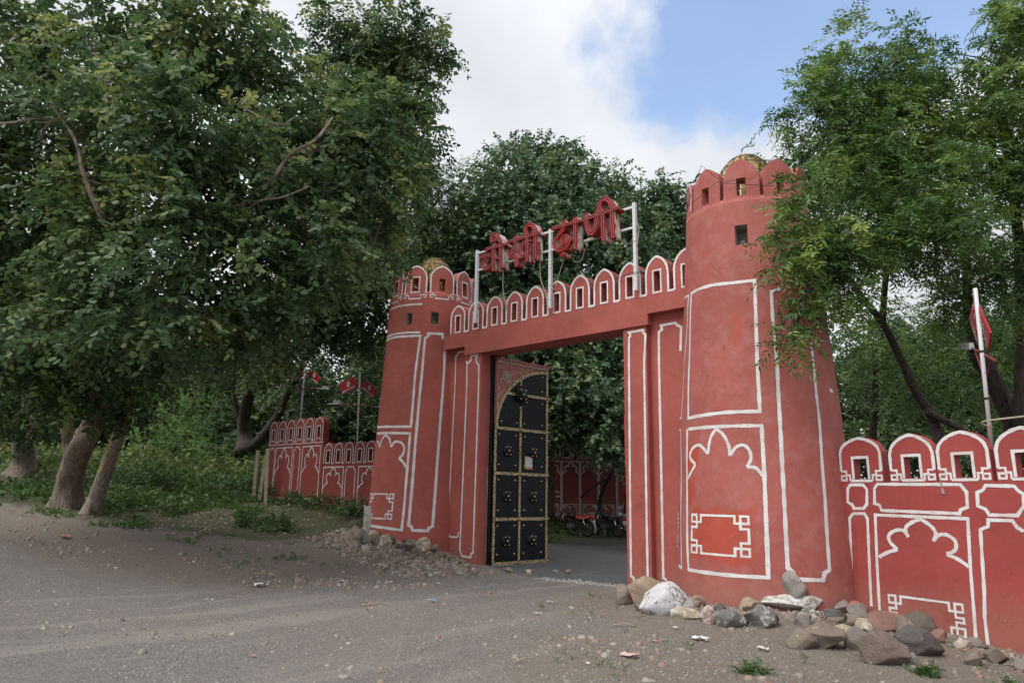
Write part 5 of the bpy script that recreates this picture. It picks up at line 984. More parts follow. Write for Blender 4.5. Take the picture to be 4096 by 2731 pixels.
FILL=[(-6.9,11.1,.16,'grey'),(-6.2,10.75,.2,'tan'),(-5.75,10.42,.17,'brown'),(-5.35,10.33,.22,'pinkwhite'),(-4.95,10.28,.15,'dark'),(-4.55,10.36,.2,'brown'),(-3.75,10.55,.26,'whitegrey'),(-3.45,10.75,.24,'dark2'),(-3.2,10.95,.3,'grey'),(-2.95,10.95,.2,'tan'),(-2.6,10.85,.3,'brown'),(-2.25,10.8,.22,'redgrey'),(-1.95,10.75,.2,'pale'),(-1.6,10.5,.26,'brown'),(-1.3,10.35,.2,'grey'),(-3.0,10.45,.24,'pale'),(-3.35,10.35,.2,'brown'),(-2.5,10.35,.2,'grey'),(-1.75,10.1,.22,'patch'),(-.95,10.3,.18,'brown'),(-4.25,10.4,.16,'tan'),(-3.6,10.3,.16,'grey')]
FW=['tiny, tucked behind the leftmost boulders','small, behind the whitewashed boulder','small, at the tower foot right of the whitewashed boulder','small, at the left part of the tower front','tiny, at the tower front below the lower panel','small, under the lower panel right edge','at the tower foot below the balanced slab','at the tower foot right of the balanced slab','filling the corner of tower and right wall','small, in the heap before the corner','piled against the first narrow wall panel','small, piled against the first wide wall panel','small, before the start of the arch panel','against the arch panel of the right wall','small, against the arch panel right half','in the middle of the heap before the corner','small, front of the heap before the corner','small, in front of the long flat rock','in front of the largest brown rock','small, near the right border of the arch panel','tiny, below the balanced slab left end','tiny, front left of the heap']
for i,(x,y,s_,cn) in enumerate(FILL):
    rock('rock',(x,y,gz(x,y)+s_*.25),s_*1.25,s_*.85,s_*1.05,ROCKM[cn],i*11+501,f'{WORDS[cn]} rock {FW[i]}','rocks heaped along the right tower and wall',rot=random.uniform(0,6))
p=(-4.07,10.82); rock('rock',(p[0]+.0,p[1]+.12,.15),.82,.22,.4,ROCKM['white_dirty'],900,'pale flat slab balanced on stones at the right tower foot','rocks heaped along the right tower and wall',rot=YAW-.05)
rock('rock',(p[0]-.02,p[1]+.14,.40),.36,.40,.3,ROCKM['grey_light'],901,'craggy grey stone standing on the pale slab by the right tower','rocks heaped along the right tower and wall',rot=YAW)
for i,(x,y,z,w_,h,cn) in enumerate(LROCKS):
    g=gz(x,y); dp_=w_*.8; dv=fwv*dp_*.3
    where=['behind the whitish post foot, leftmost of the row','before the white post by the left tower','small, right of the white post','small, weedy, left of the tan boulder','rounded, third big one from the post','dark, half hidden at the left tower foot','small, on the rubble below the notched panel','long, under the notched panel of the left tower','whitish, in the middle of the rubble top','small, between the two whitish boulders','white mottled, topmost on the rubble by the left pilaster','flat, lying low on the rubble'][i]
    rock('rock',(x+dv.x,y+dv.y,max(g,z-.06)+h*.38),w_,h*1.1,dp_,ROCKM[cn],i*5+77,f'{WORDS[cn]} rock {where}','rocks along the left tower foot',rot=YAW+random.uniform(-.4,.4))
x,y,z,w_,h=POST; m=MB(); g=gz(x,y); dv=fwv*.15
m.tube([(x+dv.x,y+dv.y,g-.2),(x+dv.x,y+dv.y,g+.3),(x+dv.x,y+dv.y,z+h*.88),(x+dv.x,y+dv.y,z+h*.9)],[w_*.52,w_*.5,w_*.47,w_*.43],14,True,.03); tag(obj('short_post',m,rockmat('post_whitewash',(.33,.26,.2),(.56,.54,.52),.44),None,False),'short whitewashed post standing against the left tower','post')
for i,(a,b) in enumerate(CPOSTS):
    m=MB(); a=Vector(a);b=Vector(b); g=gz(a.x,a.y); a.z=min(a.z,g)-.2; d=.07
    m.tube([a,b],.075,4); tag(obj('concrete_post',m,rockmat('post_cement%d'%i,(.33,.3,.22))),['leaning concrete fence post farthest left of the tall wall','thin slanting concrete post next to the tall wall','concrete post touching the end of the tall left wall'][i],'post')
# ------------------------------------------------ gravel and rubble
_b=np.array([(-1,-1,-1),(1,-1,-1),(1,1,-1),(-1,1,-1),(-1,-1,1),(1,-1,1),(1,1,1),(-1,1,1)],float)*.5
_bf=np.array([(4,5,6,7),(0,1,5,4),(1,2,6,5),(2,3,7,6),(3,0,4,7)])
def stones(name,X,Y,S_,mat,label,lift=.15,flat=.6):
    n=len(X); V=np.repeat(_b[None],n,0)*(1+rng.uniform(-.45,.45,(n,8,3))); V[:,4:,:2]*=rng.uniform(.45,.9,(n,1,1)); V[...,2]*=flat*rng.uniform(.6,1.2,(n,1)); V*=S_[:,None,None]
    a=rng.uniform(0,6.28,n); c,s=np.cos(a)[:,None],np.sin(a)[:,None]; x=V[...,0]*c-V[...,1]*s; y=V[...,0]*s+V[...,1]*c
    Zg=ground_h(X,Y)+S_*lift; P=np.stack([x+X[:,None],y+Y[:,None],V[...,2]+Zg[:,None]],-1).reshape(-1,3)
    Fc=(_bf[None]+np.arange(n)[:,None,None]*8).reshape(-1,4)
    v=np.repeat(rng.random(n),8); w2=np.repeat(rng.random(n),8)
    o=npmesh(name,P,Fc,mat,None,{'v':v,'w':w2}); tag(o,label,None,None,'stuff'); return o
def stonemat(name,stops):
    m,nt,b,o=newmat(name); a=N(nt,'ShaderNodeAttribute',attribute_name='v').outputs['Fac']; p=geo(nt); f=noise(nt,p,50,4,.7)
    c=ramp(nt,a,stops); c=mixc(nt,math_(nt,'MULTIPLY',f,.5),c,(.09,.08,.07)); L(nt,c,b.inputs['Base Color']); b.inputs['Roughness'].default_value=.9; bump(nt,b,f,.4); return m
M_st=stonemat('gravel_stones',[(0,(.15,.145,.14)),(.35,(.26,.25,.24)),(.7,(.35,.32,.29)),(.9,(.34,.27,.23)),(1,(.44,.42,.39))])
M_grit=stonemat('pale_grit',[(0,(.3,.3,.29)),(1,(.55,.54,.52))])
M_rb=stonemat('rubble_stones',[(0,(.14,.13,.12)),(.25,(.27,.24,.2)),(.5,(.37,.29,.23)),(.65,(.33,.19,.15)),(.8,(.38,.34,.28)),(1,(.47,.44,.39))])
def scatter(n,x0,x1,y0,y1,fn_):
    X=rng.uniform(x0,x1,n); Y=rng.uniform(y0,y1,n); k=fn_(X,Y)>rng.random(n); return X[k],Y[k]
# fine gravel: density falls with distance from the viewer's side of the road
X_,Y_=scatter(140000,-17,1,2.5,12,lambda x,y:np.clip(26./(x*x+y*y+6),0,1)*(.35+.65*smooth01(fbm(x*.8,y*.8)*3-.9))*~((y>11.3)&((x<-11.3)|(x>-7.4))))
inw=np.hypot(X_+4.98,Y_-12.19)<1.6; X_,Y_=X_[~inw],Y_[~inw]
stones('gravel',X_,Y_,.009+.017*rng.random(len(X_))**3,M_st,'loose grey gravel strewn over the road and verge')
X_,Y_=scatter(13000,-21,0,2.5,11.8,lambda x,y:(smooth01(fbm(x*.7+3,y*.7)*3.2-1.25)*.7+.12)*np.where(road_d(x,y)>0,np.clip(20./(x*x+y*y),.04,.2),1.0))
inw=np.hypot(X_+4.98,Y_-12.19)<1.6; X_,Y_=X_[~inw],Y_[~inw]
k=(np.hypot(X_+13.74,Y_-12.13)>1.5)&~((Y_>11.3)&(X_>-12.6)&(X_<-11.2)); X_,Y_=X_[k],Y_[k]; stones('scattered_stones',X_,Y_,.02+.055*rng.random(len(X_))**3.5,M_rb,'scattered small stones and clods on the verge')
# rubble bank by the left tower
def rub(x,y):
    d=np.abs((y-10.25)-(x+12.6)*-.06); return smooth01(1.35-d/1.0)*smooth01((x+14.9)/.8)*smooth01((-10.4-x)/.9)
X_,Y_=scatter(16000,-17,-10.2,8.6,11.9,rub); k=~((Y_>11.55)&(X_>-12))&(np.hypot(X_+13.74,Y_-12.13)>1.38); X_,Y_=X_[k],Y_[k]
stones('rubble_bank',X_,Y_,.022+.085*rng.random(len(X_))**4,M_rb,'bank of broken stone rubble sloping down from the left tower',.28,.7)
X_,Y_=scatter(3500,-18,-9.5,6.2,10.2,lambda x,y:smooth01(1.2-np.abs(y-(4.4+(x+16.1)*.62))/.9)*.8)
stones('road_edge_rubble',X_,Y_,.018+.07*rng.random(len(X_))**3.5,M_rb,'rubble ridge along the far road edge',.25,.6)
X_,Y_=scatter(6000,-7.4,.6,8.6,11.5,lambda x,y:smooth01(1.3-np.abs(np.minimum(np.hypot(x+4.98,y-12.19)-1.75, 9))/.5)+smooth01(1-np.abs((y-11.3)+(x+3)*.33)/.55)*(x>-3.6)); k=(np.hypot(X_+4.98,Y_-12.19)>1.6); X_,Y_=X_[k],Y_[k]
stones('wall_foot_stones',X_,Y_,.02+.07*rng.random(len(X_))**3,M_rb,'small broken stones along the right tower and wall foot',.25,.6)
X_,Y_=scatter(900,-14,-8,12.2,24,lambda x,y:.5+0*x); stones('yard_grit',X_,Y_,.012+.02*rng.random(len(X_))**3,M_st,'pale grit on the yard asphalt')
for i,(px,py,s_) in enumerate([(-10.55,11.85,.13),(-10.2,12.1,.12),(-10.05,11.9,.1),(-9.85,12.6,.1),(-9.6,12.7,.12),(-11.0,11.2,.1),(-11.55,11.25,.16)]):
    rock('stone',(px,py,gz(px,py)+s_*.3),s_*1.3,s_*.8,s_,ROCKM[['tan','pinkwhite','pale','grey','tan','pinkwhite','grey'][i]],300+i,['tan stone under the middle of the gate door','pinkish stone just right of the door middle','small pale stone under the door','small grey stone below the door edge','tan stone lying beyond the free door edge','pinkish stone in front of the left pilaster','upright grey stone against the left pilaster'][i],'stones under the gate door')
# ------------------------------------------------ litter
LM=dict(pink=simple('scrap_pink',(.55,.36,.36),.6),white=simple('scrap_white',(.62,.62,.62),.6),blue=simple('scrap_blue',(.2,.27,.4),.5),pink2=simple('scrap_red',(.6,.2,.18),.5),yellow=simple('scrap_yellow',(.6,.45,.08),.5),pale=simple('scrap_pale',(.5,.48,.4),.6),grey=simple('scrap_grey',(.36,.38,.4),.6))
LN=dict(pink='pinkish flattened',white='white crumpled',blue='blue plastic',pink2='reddish plastic',yellow='yellow plastic',pale='pale papery',grey='grey plastic')
LWH=['on the dirt at the bottom, right of centre','crumpled, left of the boulders before the right tower','below the middle of the right tower','by the middle of the gravel road','on the rubble ridge left of centre','beside the leaning trunks','near the bottom edge, left of centre','far left on the grassy verge','among grass at the far left','tiny, beside a blue one at the far left','tiny, left part of the road edge','tiny, near the bottom centre','below the short white post','among weeds before the low wall','in front of the gate opening','near the bottom right','tiny, before the right tower','tiny, in front of the threshold','among weeds at the low wall','small, below the white boulder','flat, middle of the gravel road','small, near the pink scrap','tiny, right of the leaning trunks']
for i,(x,y,z,s_,cn) in enumerate(LITTER):
    m=MB(); n=5; vs=[]; fs=[]; g=gz(x,y)+.02
    for a in range(n):
        for b in range(n): vs.append((x+(a/4-.5)*s_*1.1+random.uniform(-.12,.12)*s_,y+(b/4-.5)*s_*.6+random.uniform(-.1,.1)*s_,g+random.uniform(0,.22)*s_))
    for a in range(n-1):
        for b in range(n-1):
            if random.random()<.9: fs.append((a*n+b,(a+1)*n+b,(a+1)*n+b+1,a*n+b+1))
    m.add(vs,fs); tag(obj('litter_scrap',m,LM[cn],None,False,origin=(x,y,g)),f'{LN[cn]} scrap {LWH[i]}','litter')
# ------------------------------------------------ foliage
def leafmat(name,stops,trans=.3,ro=.42,spec=.5):
    m,nt,b,o=newmat(name); a=N(nt,'ShaderNodeAttribute',attribute_name='v').outputs['Fac']
    c=ramp(nt,a,stops); L(nt,c,b.inputs['Base Color']); b.inputs['Roughness'].default_value=ro; b.inputs['Specular IOR Level'].default_value=spec
    t=N(nt,'ShaderNodeBsdfTranslucent'); cm=mixc(nt,1.0,c,c); hs=N(nt,'ShaderNodeHueSaturation',ins={'Hue':.48,'Saturation':1.1,'Value':1.5}); L(nt,c,hs.inputs['Color']); L(nt,hs.outputs[0],t.inputs[0])
    ms=N(nt,'ShaderNodeMixShader'); ms.inputs[0].default_value=trans; L(nt,b.outputs[0],ms.inputs[1]); L(nt,t.outputs[0],ms.inputs[2]); L(nt,ms.outputs[0],o.inputs[0]); return m
def barkmat(name,base,yellow=False):
    m,nt,b,o=newmat(name); p=geo(nt); mp=N(nt,'ShaderNodeMapping'); mp.inputs['Scale'].default_value=(9,9,2.2); mp.inputs['Rotation'].default_value=(.0,.25,0); L(nt,p,mp.inputs['Vector'])
    n=noise(nt,mp.outputs[0],1.6,8,.7); n2=noise(nt,p,1.5,4)
    c=ramp(nt,n,[(.36,tuple(x*.3 for x in base)),(.47,base),(.62,tuple(x*1.6 for x in base))]); c=mixc(nt,math_(nt,'MULTIPLY',sstep(nt,n2,.4,.65),.45),c,tuple(x*.6 for x in base))
    if yellow:
        sx=N(nt,'ShaderNodeSeparateXYZ'); L(nt,p,sx.inputs[0]); nn=N(nt,'ShaderNodeNewGeometry').outputs['Normal']; d=N(nt,'ShaderNodeVectorMath',operation='DOT_PRODUCT'); L(nt,nn,d.inputs[0]); d.inputs[1].default_value=tuple(-(latv*.75+fwv*.65))
        k=math_(nt,'MULTIPLY',sstep(nt,d.outputs['Value'],.72,.86),math_(nt,'MULTIPLY',sstep(nt,sx.outputs[2],1.95,2.0),sstep(nt,sx.outputs[2],2.95,2.9))); k=math_(nt,'MULTIPLY',k,sstep(nt,noise(nt,p,9,3),.44,.5)); c=mixc(nt,math_(nt,'MULTIPLY',k,.85),c,(.42,.34,.03))
    L(nt,c,b.inputs['Base Color']); b.inputs['Roughness'].default_value=.9; bump(nt,b,n,1.0,.05); return m
def norm(a): return a/np.maximum(1e-9,np.linalg.norm(a,axis=-1,keepdims=True))
def twigs(P,Dr,Lt,m,ll,lw,droop,tone,side=1.0,vj=.22,hang=.0,round_=False):
    # P (n,3) base, Dr (n,3) direction, Lt (n,) length, m leaves per twig
    n=len(P); t=(np.arange(m)+.6)/m; t=t[None,:,None]
    up=np.array([0,0,1.]); 
    pos=P[:,None]+Dr[:,None]*Lt[:,None,None]*t; pos[...,2]-=(droop*Lt[:,None]*t[...,0]**2)
    tg=Dr[:,None]*np.ones((1,m,1)); tg=tg.copy(); tg[...,2]-=2*droop*t[...,0]; tg=norm(tg)
    sd=np.cross(tg,up+rng.normal(0,.25,(n,1,3))); sd=norm(sd)
    sg=np.where(np.arange(m)%2==0,1.,-1.)[None,:,None]
    ld=norm(tg*.75+sd*sg*side+rng.normal(0,.28,(n,m,3))-np.array([0,0,hang]))
    nn=norm(np.cross(ld,sd*sg)+rng.normal(0,.35,(n,m,3))); sv=norm(np.cross(ld,nn))
    L_=ll*(.7+.5*rng.random((n,m,1))); W=lw*(.75+.4*rng.random((n,m,1)))
    if round_:
        A=lambda f,g,h: pos+ld*L_*f+sv*W*g+nn*W*h
        V=np.stack([pos,A(.3,.46,.10),A(.68,.42,.08),A(1.,0,-.10),A(.68,-.42,.08),A(.3,-.46,.10)],2).reshape(-1,3); k=np.arange(n*m)*6
        Fc=np.concatenate([np.stack([k,k+1,k+2],1),np.stack([k,k+2,k+3],1),np.stack([k,k+3,k+4],1),np.stack([k,k+4,k+5],1)]); nv=6
    else:
        b0=pos; a=pos+ld*L_*.42+sv*W*.5+nn*W*.14; c=pos+ld*L_*.42-sv*W*.5+nn*W*.14; tp=pos+ld*L_-nn*L_*.12
        V=np.stack([b0,a,tp,c],2).reshape(-1,3); k=np.arange(n*m)*4; Fc=np.concatenate([np.stack([k,k+1,k+2],1),np.stack([k,k+2,k+3],1)]); nv=4
    tv=np.clip(tone[:,None]+rng.normal(0,vj,(n,m))*.6,0,1); return V,Fc,np.repeat(tv.ravel(),nv)
def lobe_pts(l,dens,clump):
    cx,cy,cz,rx,rz=l[:5]; area=4*math.pi*((rx*rz)**.5)**2
    nc=max(10,int(area*clump)); d=norm(rng.normal(0,1,(nc,3))); rad=rng.random(nc)**.45
    rad*=1+.28*np.sin(d[:,0]*5+cx)*np.sin(d[:,1]*4+cy)+.12*rng.normal(0,1,nc)
    c=np.array([cx,cy,cz])+d*rad[:,None]*np.array([rx,rx,rz]); k=max(2,int(dens/clump*area/nc)); tn=rng.random(nc)
    P=np.repeat(c,k,0)+rng.normal(0,.16,(nc*k,3))*np.array([1,1,.8])*min(1.6,rx); D_=norm(np.repeat(d,k,0)*.8+rng.normal(0,.7,(nc*k,3))+np.array([0,0,-.1]))
    return c,P,D_,np.repeat(tn,k)
def crown(name,lobes,mat,parent,dens=22,clump=3.2,tl=.45,m=9,ll=.12,lw=.055,droop=.35,side=1.,hang=.2,tonebias=0,mask=None,round_=False):
    Vs=[];Fs=[];As=[];off=0; cl=[]
    for l in lobes:
        c,P,D_,tn=lobe_pts(l,dens,clump); cl.append(c)
        if mask is not None:
            k=mask(P); P,D_,tn=P[k],D_[k],tn[k]
        if len(P)==0: continue
        V,Fc,A=twigs(P,D_,tl*(.6+.8*rng.random(len(P))),m,ll,lw,droop,np.clip(.10+.75*tn**2.4+tonebias,0,1),side,hang=hang,round_=round_)
        Vs.append(V);Fs.append(Fc+off);As.append(A); off+=len(V)
    o=npmesh(name,np.concatenate(Vs),np.concatenate(Fs),mat,parent,{'v':np.concatenate(As)},origin=parent['_o'] if parent is not None else (0,0,0)); return o,cl
def tree(name,label,trunks,lobes,bark,leaf,cat='tree',group=None,rn=.12,sides=12,branches=5,**kw):
    b0=trunks[0][0][0]; g=gz(b0[0],b0[1]); t=thing(name,(b0[0],b0[1],g),label,cat,group)
    tips=[]
    for ti,(P,ra,rb) in enumerate(trunks):
        P=[Vector(p) for p in P]
        if ti==0 or (P[0]-Vector(b0)).length<2.5 and P[0].z<g+.8: P[0].z=gz(P[0].x,P[0].y)-.15 if P[0].z<g+.8 else P[0].z
        Q=[]
        for i in range(len(P)-1):
            p0=P[i-1] if i else P[0]*2-P[1]; p1=P[i]; p2=P[i+1]; p3=P[i+2] if i+2<len(P) else P[-1]*2-P[-2]
            for j in range(5):
                s_=j/5; Q.append(.5*((2*p1)+(p2-p0)*s_+(2*p0-5*p1+4*p2-p3)*s_*s_+(3*p1-p0-3*p2+p3)*s_**3))
        Q.append(P[-1]); n_=len(Q); rs=[ra+(rb-ra)*(i/(n_-1))**.8 for i in range(n_)]
        if ti==0: rs[0]*=1.75; rs[1]*=1.4; rs[2]*=1.18; rs[3]*=1.06
        m=MB(); m.tube(Q,rs,sides,True,rn,seed=ti); obj('trunk' if ti==0 else 'limb',m,bark,t,True); tips+= [(q,r) for q,r in zip(Q,rs)][n_//3:]
    o,cl=crown('crown',lobes,leaf,t,**kw)
    m=MB()
    for l,c in zip(lobes,cl):
        C_=Vector(l[:3]); q,r=min(tips,key=lambda z:(z[0]-C_).length)
        mid=q.lerp(C_,.5)+Vector((random.uniform(-.3,.3),random.uniform(-.3,.3),random.uniform(0,.35)))
        r1=min(r*.7,.075); m.tube([q,q.lerp(mid,.5)+Vector((random.uniform(-.12,.12),random.uniform(-.12,.12),.08)),mid,mid.lerp(C_,.5),C_],[r1,r1*.8,r1*.6,r1*.45,r1*.3],6,False)
        for k in range(min(branches,len(c))):
            e=Vector(c[random.randrange(len(c))]); h=C_.lerp(e,.5)+Vector((random.uniform(-.2,.2),random.uniform(-.2,.2),random.uniform(-.05,.25)))
            m.tube([mid.lerp(C_,random.random()),h,e],[r1*.4,r1*.25,.006],5,False)
    if m.v: obj('branches',m,bark,t)['kind']='stuff'
    return t
LF_A=leafmat('leaf_broad_dark',[(0,(.045,.088,.042)),(.35,(.082,.15,.06)),(.7,(.17,.235,.085)),(1,(.32,.34,.13))],.35,.5,.4)
LF_B=leafmat('leaf_fresh',[(0,(.035,.075,.03)),(.4,(.065,.13,.038)),(.75,(.12,.21,.05)),(1,(.22,.34,.07))],.3,.48,.4)
LF_P=leafmat('leaf_peepal',[(0,(.045,.092,.048)),(.4,(.095,.17,.078)),(.8,(.17,.25,.105)),(1,(.3,.32,.12))],.22,.42,.5)
LF_N=leafmat('leaf_neem',[(0,(.05,.108,.036)),(.4,(.105,.20,.05)),(.75,(.19,.30,.07)),(1,(.33,.41,.09))],.32,.45)
LF_BG=leafmat('leaf_background',[(0,(.03,.055,.025)),(.5,(.065,.11,.042)),(1,(.15,.19,.06))],.25,.6,.3)
LF_AC=leafmat('leaf_acacia',[(0,(.06,.13,.045)),(.5,(.1,.2,.06)),(1,(.2,.32,.09))],.35,.5)
LF_G=leafmat('leaf_weed',[(0,(.04,.085,.028)),(.5,(.075,.15,.042)),(1,(.14,.22,.06))],.3,.5)
BK=barkmat('bark_brown',(.19,.15,.12)); BKY=barkmat('bark_with_yellow_marks',(.23,.19,.16),True); BKD=barkmat('bark_dark',(.07,.055,.045)); BKN=barkmat('bark_neem',(.075,.06,.05))
K=dict(dens=72,clump=2.5,tl=.5,m=9,ll=.135,lw=.082,round_=True)
tree('large_tree','huge leaning broadleaf tree with a forked trunk, leftmost of the front pair',TRK['A'],TR_A,BK,LF_A,rn=.16,sides=20,branches=9,droop=.4,hang=.2,**K)
tree('leaning_tree','slim leaning tree with yellow paint marks on its trunk',TRK['B'],TR_B,BKY,LF_B,rn=.05,sides=18,droop=.25,hang=.1,**{**K,'dens':60,'ll':.16,'lw':.09,'tonebias':-.12})
tree('left_edge_tree','thick trunked tree at the left edge behind the forked tree',TRK['Cc'],TR_Cc,BK,LF_A,rn=.15,sides=16,droop=.4,hang=.3,**{**K,'ll':.17,'lw':.10,'dens':45,'round_':False})
tree('tall_tree','tall dark tree behind the left wall, crown reaching the top of the picture',TRK['Dd'],TR_Dd,BKD,LF_A,droop=.4,hang=.3,**{**K,'ll':.18,'lw':.09,'dens':52,'tl':.55,'clump':2.2,'round_':False,'tonebias':-.05})
tree('feathery_tree','feathery lighter green tree behind the left tower',TRK['E'],TR_E,BKD,LF_B,droop=.2,dens=80,clump=3,tl=.5,m=16,ll=.13,lw=.03,hang=.3)
tree('peepal_tree','large peepal tree with heart shaped leaves behind the gate sign',TRK['P'],TR_P,BKD,LF_P,droop=.25,dens=66,clump=2.2,tl=.6,m=8,ll=.165,lw=.13,hang=.55)
tree('yard_tree','small leaning tree growing beside the motorcycles in the yard',TRK['L'],[(-19.5,24.8,5.2,.8,.6)],BKD,LF_P,droop=.3,dens=12,clump=2.4,tl=.5,m=8,ll=.18,lw=.14,hang=.7,branches=2)
tree('neem_tree','neem tree overhanging the right tower with drooping feathery leaves',TRK['N'],TR_N,BKN,LF_N,droop=.32,dens=74,clump=2.2,tl=.42,m=13,ll=.13,lw=.037,hang=.3,side=1.1,branches=7)
tree('neem_tree','second neem tree filling the gap behind the right wall',TRK['N2'],TR_N2,BKN,LF_N,droop=.4,dens=70,clump=3,tl=.5,m=12,ll=.13,lw=.036,hang=.4,tonebias=-.12)
def bgtrees(lobs,mat,name,labels,group,**kw):
    for i,l in enumerate(lobs):
        x,y,z,rx,rz=l; g=gz(x,y); tr=[([(x,y,g),(x+.2,y,(g+z)/2),(x,y+.1,z)],.18,.07)]
        tree(name,labels[i] if i<len(labels) else labels[-1],tr,[l,(x+rx*.5,y+.3,z-rz*.35,rx*.7,rz*.7)],BKD,mat,group=group,branches=3,**kw)
bgtrees(TR_BL,LF_BG,'background_tree',['distant tree at the left edge between the trunks','distant tree seen right of the far left trunk','tree behind the end of the tall left wall','tree behind the tall left wall merlons','tree behind the low left wall','high tree between the left wall banners','distant tree above the acacia bush','distant treetop behind the left edge trunk','distant treetop behind the fork','distant tree low behind the acacia bush','distant tree low right of the acacia bush'],'background trees on the left',dens=26,clump=1.6,tl=.7,m=8,ll=.3,lw=.15)
bgtrees(TR_BC,LF_BG,'background_tree',['tree in the yard left of the opening','tree behind the yard wall right part','tree behind the yard wall left part','low tree behind the yard wall left part','low tree behind the yard wall right part','tree filling behind the peepal left side','tree filling behind the peepal right side','tree behind the left tower top'],'background trees inside the yard',dens=26,clump=1.6,tl=.7,m=8,ll=.28,lw=.15)
bgtrees(TR_BR,LF_BG,'background_tree',['tree just right of the right tower','tree behind the second right merlon','tree at the right edge','high tree behind the right wall left part','high tree behind the right wall right part','low tree behind the first right merlon','low tree behind the third right merlon','low tree at the far right'],'background trees on the right',dens=24,clump=1.6,tl=.7,m=8,ll=.26,lw=.11,tonebias=.1)
# acacia bush
x,y,z=TR_AC[0][:3]; tree('acacia_bush','bright feathery acacia bush in the clearing behind the trunks',[([(x,y,gz(x,y)),(x,y,z)],.12,.05)],TR_AC,BKD,LF_AC,'bush',droop=.1,dens=30,clump=2.6,tl=.6,m=12,ll=.12,lw=.05,hang=0,branches=5,tonebias=.15)
# shrubs
def shrub(label,cx,cy,r,h,mat=LF_G,n=5,ll=.09,lw=.06,dens=34,group=None,name='shrub',tl=.28):
    g=gz(cx,cy); t=thing(name,(cx,cy,g),label,'shrub',group); lb=[(cx+random.uniform(-.6,.6)*r,cy+random.uniform(-.6,.6)*r,g+h*random.uniform(.3,.55),r*random.uniform(.45,.7),h*random.uniform(.4,.55)) for _ in range(n)]
    crown('foliage',lb,mat,t,dens=dens,clump=5,tl=tl,m=7,ll=ll,lw=lw,droop=.15,hang=-.1)
    m=MB()
    for l in lb: m.tube([(cx+random.uniform(-.1,.1),cy,g-.05),(l[0],l[1],l[2])],[.02,.008],5)
    obj('stems',m,BKD,t)
def W_(px,dep,lat): pass
shrub('leafy weed bush at the foot of the low left wall beside the white post',-15.9,11.6,.6,.42)
shrub('leafy weed bush at the foot of the low left wall, middle of its length',-17.3,11.8,.7,.32)
shrub('weed bush where the low wall meets the tall left wall',-18.5,11.9,.7,.34)
shrub('weed bush before the tall left wall right part',-19.9,11.9,.6,.3)
shrub('weed bush before the left end of the tall wall',-21.6,12.0,.7,.5)
shrub('bushy thicket left of the tall wall by the concrete posts',-23.6,13.0,1.3,1.3,LF_B)
shrub('wide low bush right of the leaning trunks',-24.0,9.2,1.5,.9,LF_B,7)
shrub('low bush just right of the slim leaning trunk',-20.6,7.1,1.1,.75,LF_B,6)
shrub('small weed clump on the dirt before the low wall',-16.3,9.6,.45,.35)
shrub('weed clump on the bare dirt left of the rubble',-17.4,9.4,.5,.4)
# undergrowth and grass
def ground_leaves(name,label,n,x0,x1,y0,y1,fn_,mat,hh,ll,lw,m=6,tb=0):
    X_,Y_=scatter(n,x0,x1,y0,y1,fn_); Zg=ground_h(X_,Y_); P=np.stack([X_,Y_,Zg],1); D_=norm(rng.normal(0,.55,(len(X_),3))+np.array([0,0,1.1])); H=hh*(.4+.9*rng.random(len(X_)))*(.5+.9*fbm(X_*.5,Y_*.5))
    V,Fc,A=twigs(P,D_,H,m,ll,lw,.2,np.clip(.25+.5*rng.random(len(X_))+tb,0,1)); o=npmesh(name,V,Fc,mat,None,{'v':A}); tag(o,label,None,None,'stuff')
dl=lambda x,y:((y-3.4)-(x+16.1)*.52)/1.13
ground_leaves('undergrowth','dense green undergrowth beyond the leaning trees',15000,-48,-17,2,34,lambda x,y:smooth01((dl(x,y)-3.6)/2.5)*smooth01(fbm(x*.35,y*.35)*3-.5)*(((y<11.0)&(x<-19.5-(y-9)*.6))|(x<-22.2)|(y>13)),LF_G,.42,.17,.1,6,-.1)
ground_leaves('tall_undergrowth','taller tangled growth at the back of the clearing',9000,-60,-24,8,45,lambda x,y:smooth01((-x-24)/6)*.9,LF_BG,1.1,.26,.16,8,.25)
ground_leaves('weeds','low weeds along the left verge',26000,-26,-11.5,2,12.2,lambda x,y:smooth01((dl(x,y)-1.6)/2.2)*smooth01(fbm(x*.9+9,y*.9)*5-2.3)*.8*~((y>11.2)&(x>-15)),LF_G,.14,.06,.04,6)
ground_leaves('verge_grass','sparse grass tufts on the dirt verges',6000,-20,1,4,11.6,lambda x,y:smooth01(fbm(x*1.7+4,y*1.7)*7-4.4)*np.where(road_d(x,y)>.4,.05,.7)*(np.hypot(x+4.98,y-12.19)>1.7),LF_G,.08,.07,.012,6,.1)
ground_leaves('right_undergrowth','green growth behind the right wall',6000,-4,14,13,30,lambda x,y:.7+0*x,LF_BG,1.3,.2,.12,8,.2)
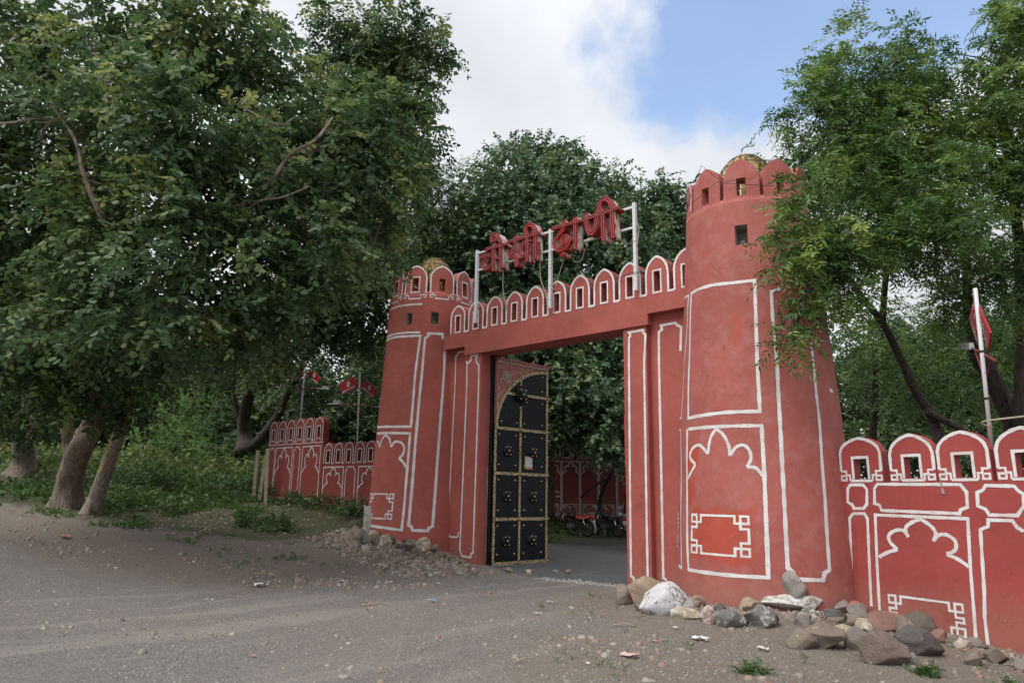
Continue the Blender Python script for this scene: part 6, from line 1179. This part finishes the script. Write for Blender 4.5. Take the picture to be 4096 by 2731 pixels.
ground_leaves('yard_edge_growth','weeds along the yard edge behind the door',4000,-24,-12,13,29,lambda x,y:(~yardmask(x,y))*.5*(y<20)*(y-x*1.0<33),LF_BG,.4,.14,.1,6,.1)
for i,(x,y,r,h) in enumerate([(-3.2,7.2,.16,.04),(-2.0,9.0,.12,.06),(-1.2,9.2,.2,.08),(-.6,9.4,.25,.1),(-2.9,9.7,.12,.06)]):
    shrub(['low green weed patch on the dirt at the bottom edge','weed tuft among the fallen stones before the right wall','weed patch in front of the last wall panel','dark weed patch in the bottom right corner','tiny weed tuft beside the brown flecked rock'][i],x,y,r,h,ll=.035,lw=.022,dens=60,name='weed_patch',tl=.1)
m=MB(); P_=[fW(1.75+.7*t,-.30+.12*math.sin(math.pi*t)-.04*t,.16) for t in [i/10 for i in range(11)]]; m.tube(P_,.012,6); tag(obj('bent_pipe',m,M_signw,None,True),'thin pale bent pipe lying at the foot of the right wall','pipe')
X_,Y_=scatter(1500,-9.6,-7.3,11.25,12.0,lambda x,y:smooth01(1-np.abs(y-11.6)/.25)*.9); stones('threshold_grit',X_,Y_,.012+.02*rng.random(len(X_)),MATS['rock_whitewashed'] if False else M_grit,'pale chalky grit line across the gate threshold',.2,.5)
# dry twigs on the dirt
TW_=['dry twig lying on the rubble bank','dry twig on the bank left of the pilaster','thin stick on the road edge','thin stick on the verge under the trees','stick on the dirt before the boulders','short stick near the bottom of the road','curved dry stalk near the bottom centre']
for i,(x,y,l,a) in enumerate([(-13.2,10.1,.5,.3),(-11.9,10.5,.45,-.6),(-12.5,6.9,.5,.7),(-17.6,8.0,.6,.9),(-5.4,8.1,.3,.6),(-8.6,6.5,.4,1),(-4.9,5.6,.25,1.4)]):
    m=MB(); dx,dy=math.cos(a)*l,math.sin(a)*l; m.tube([(x,y,gz(x,y)+.02),(x+dx*.5,y+dy*.5+.03,gz(x+dx*.5,y+dy*.5)+.045),(x+dx,y+dy,gz(x+dx,y+dy)+.02)],[.009,.008,.004],5); tag(obj('dry_twig',m,simple('dry_wood%d'%i,(.34,.27,.18),.8)),TW_[i],'twig')
print('TRIS',sum(len(o.data.polygons) for o in S.objects if o.type=='MESH'))
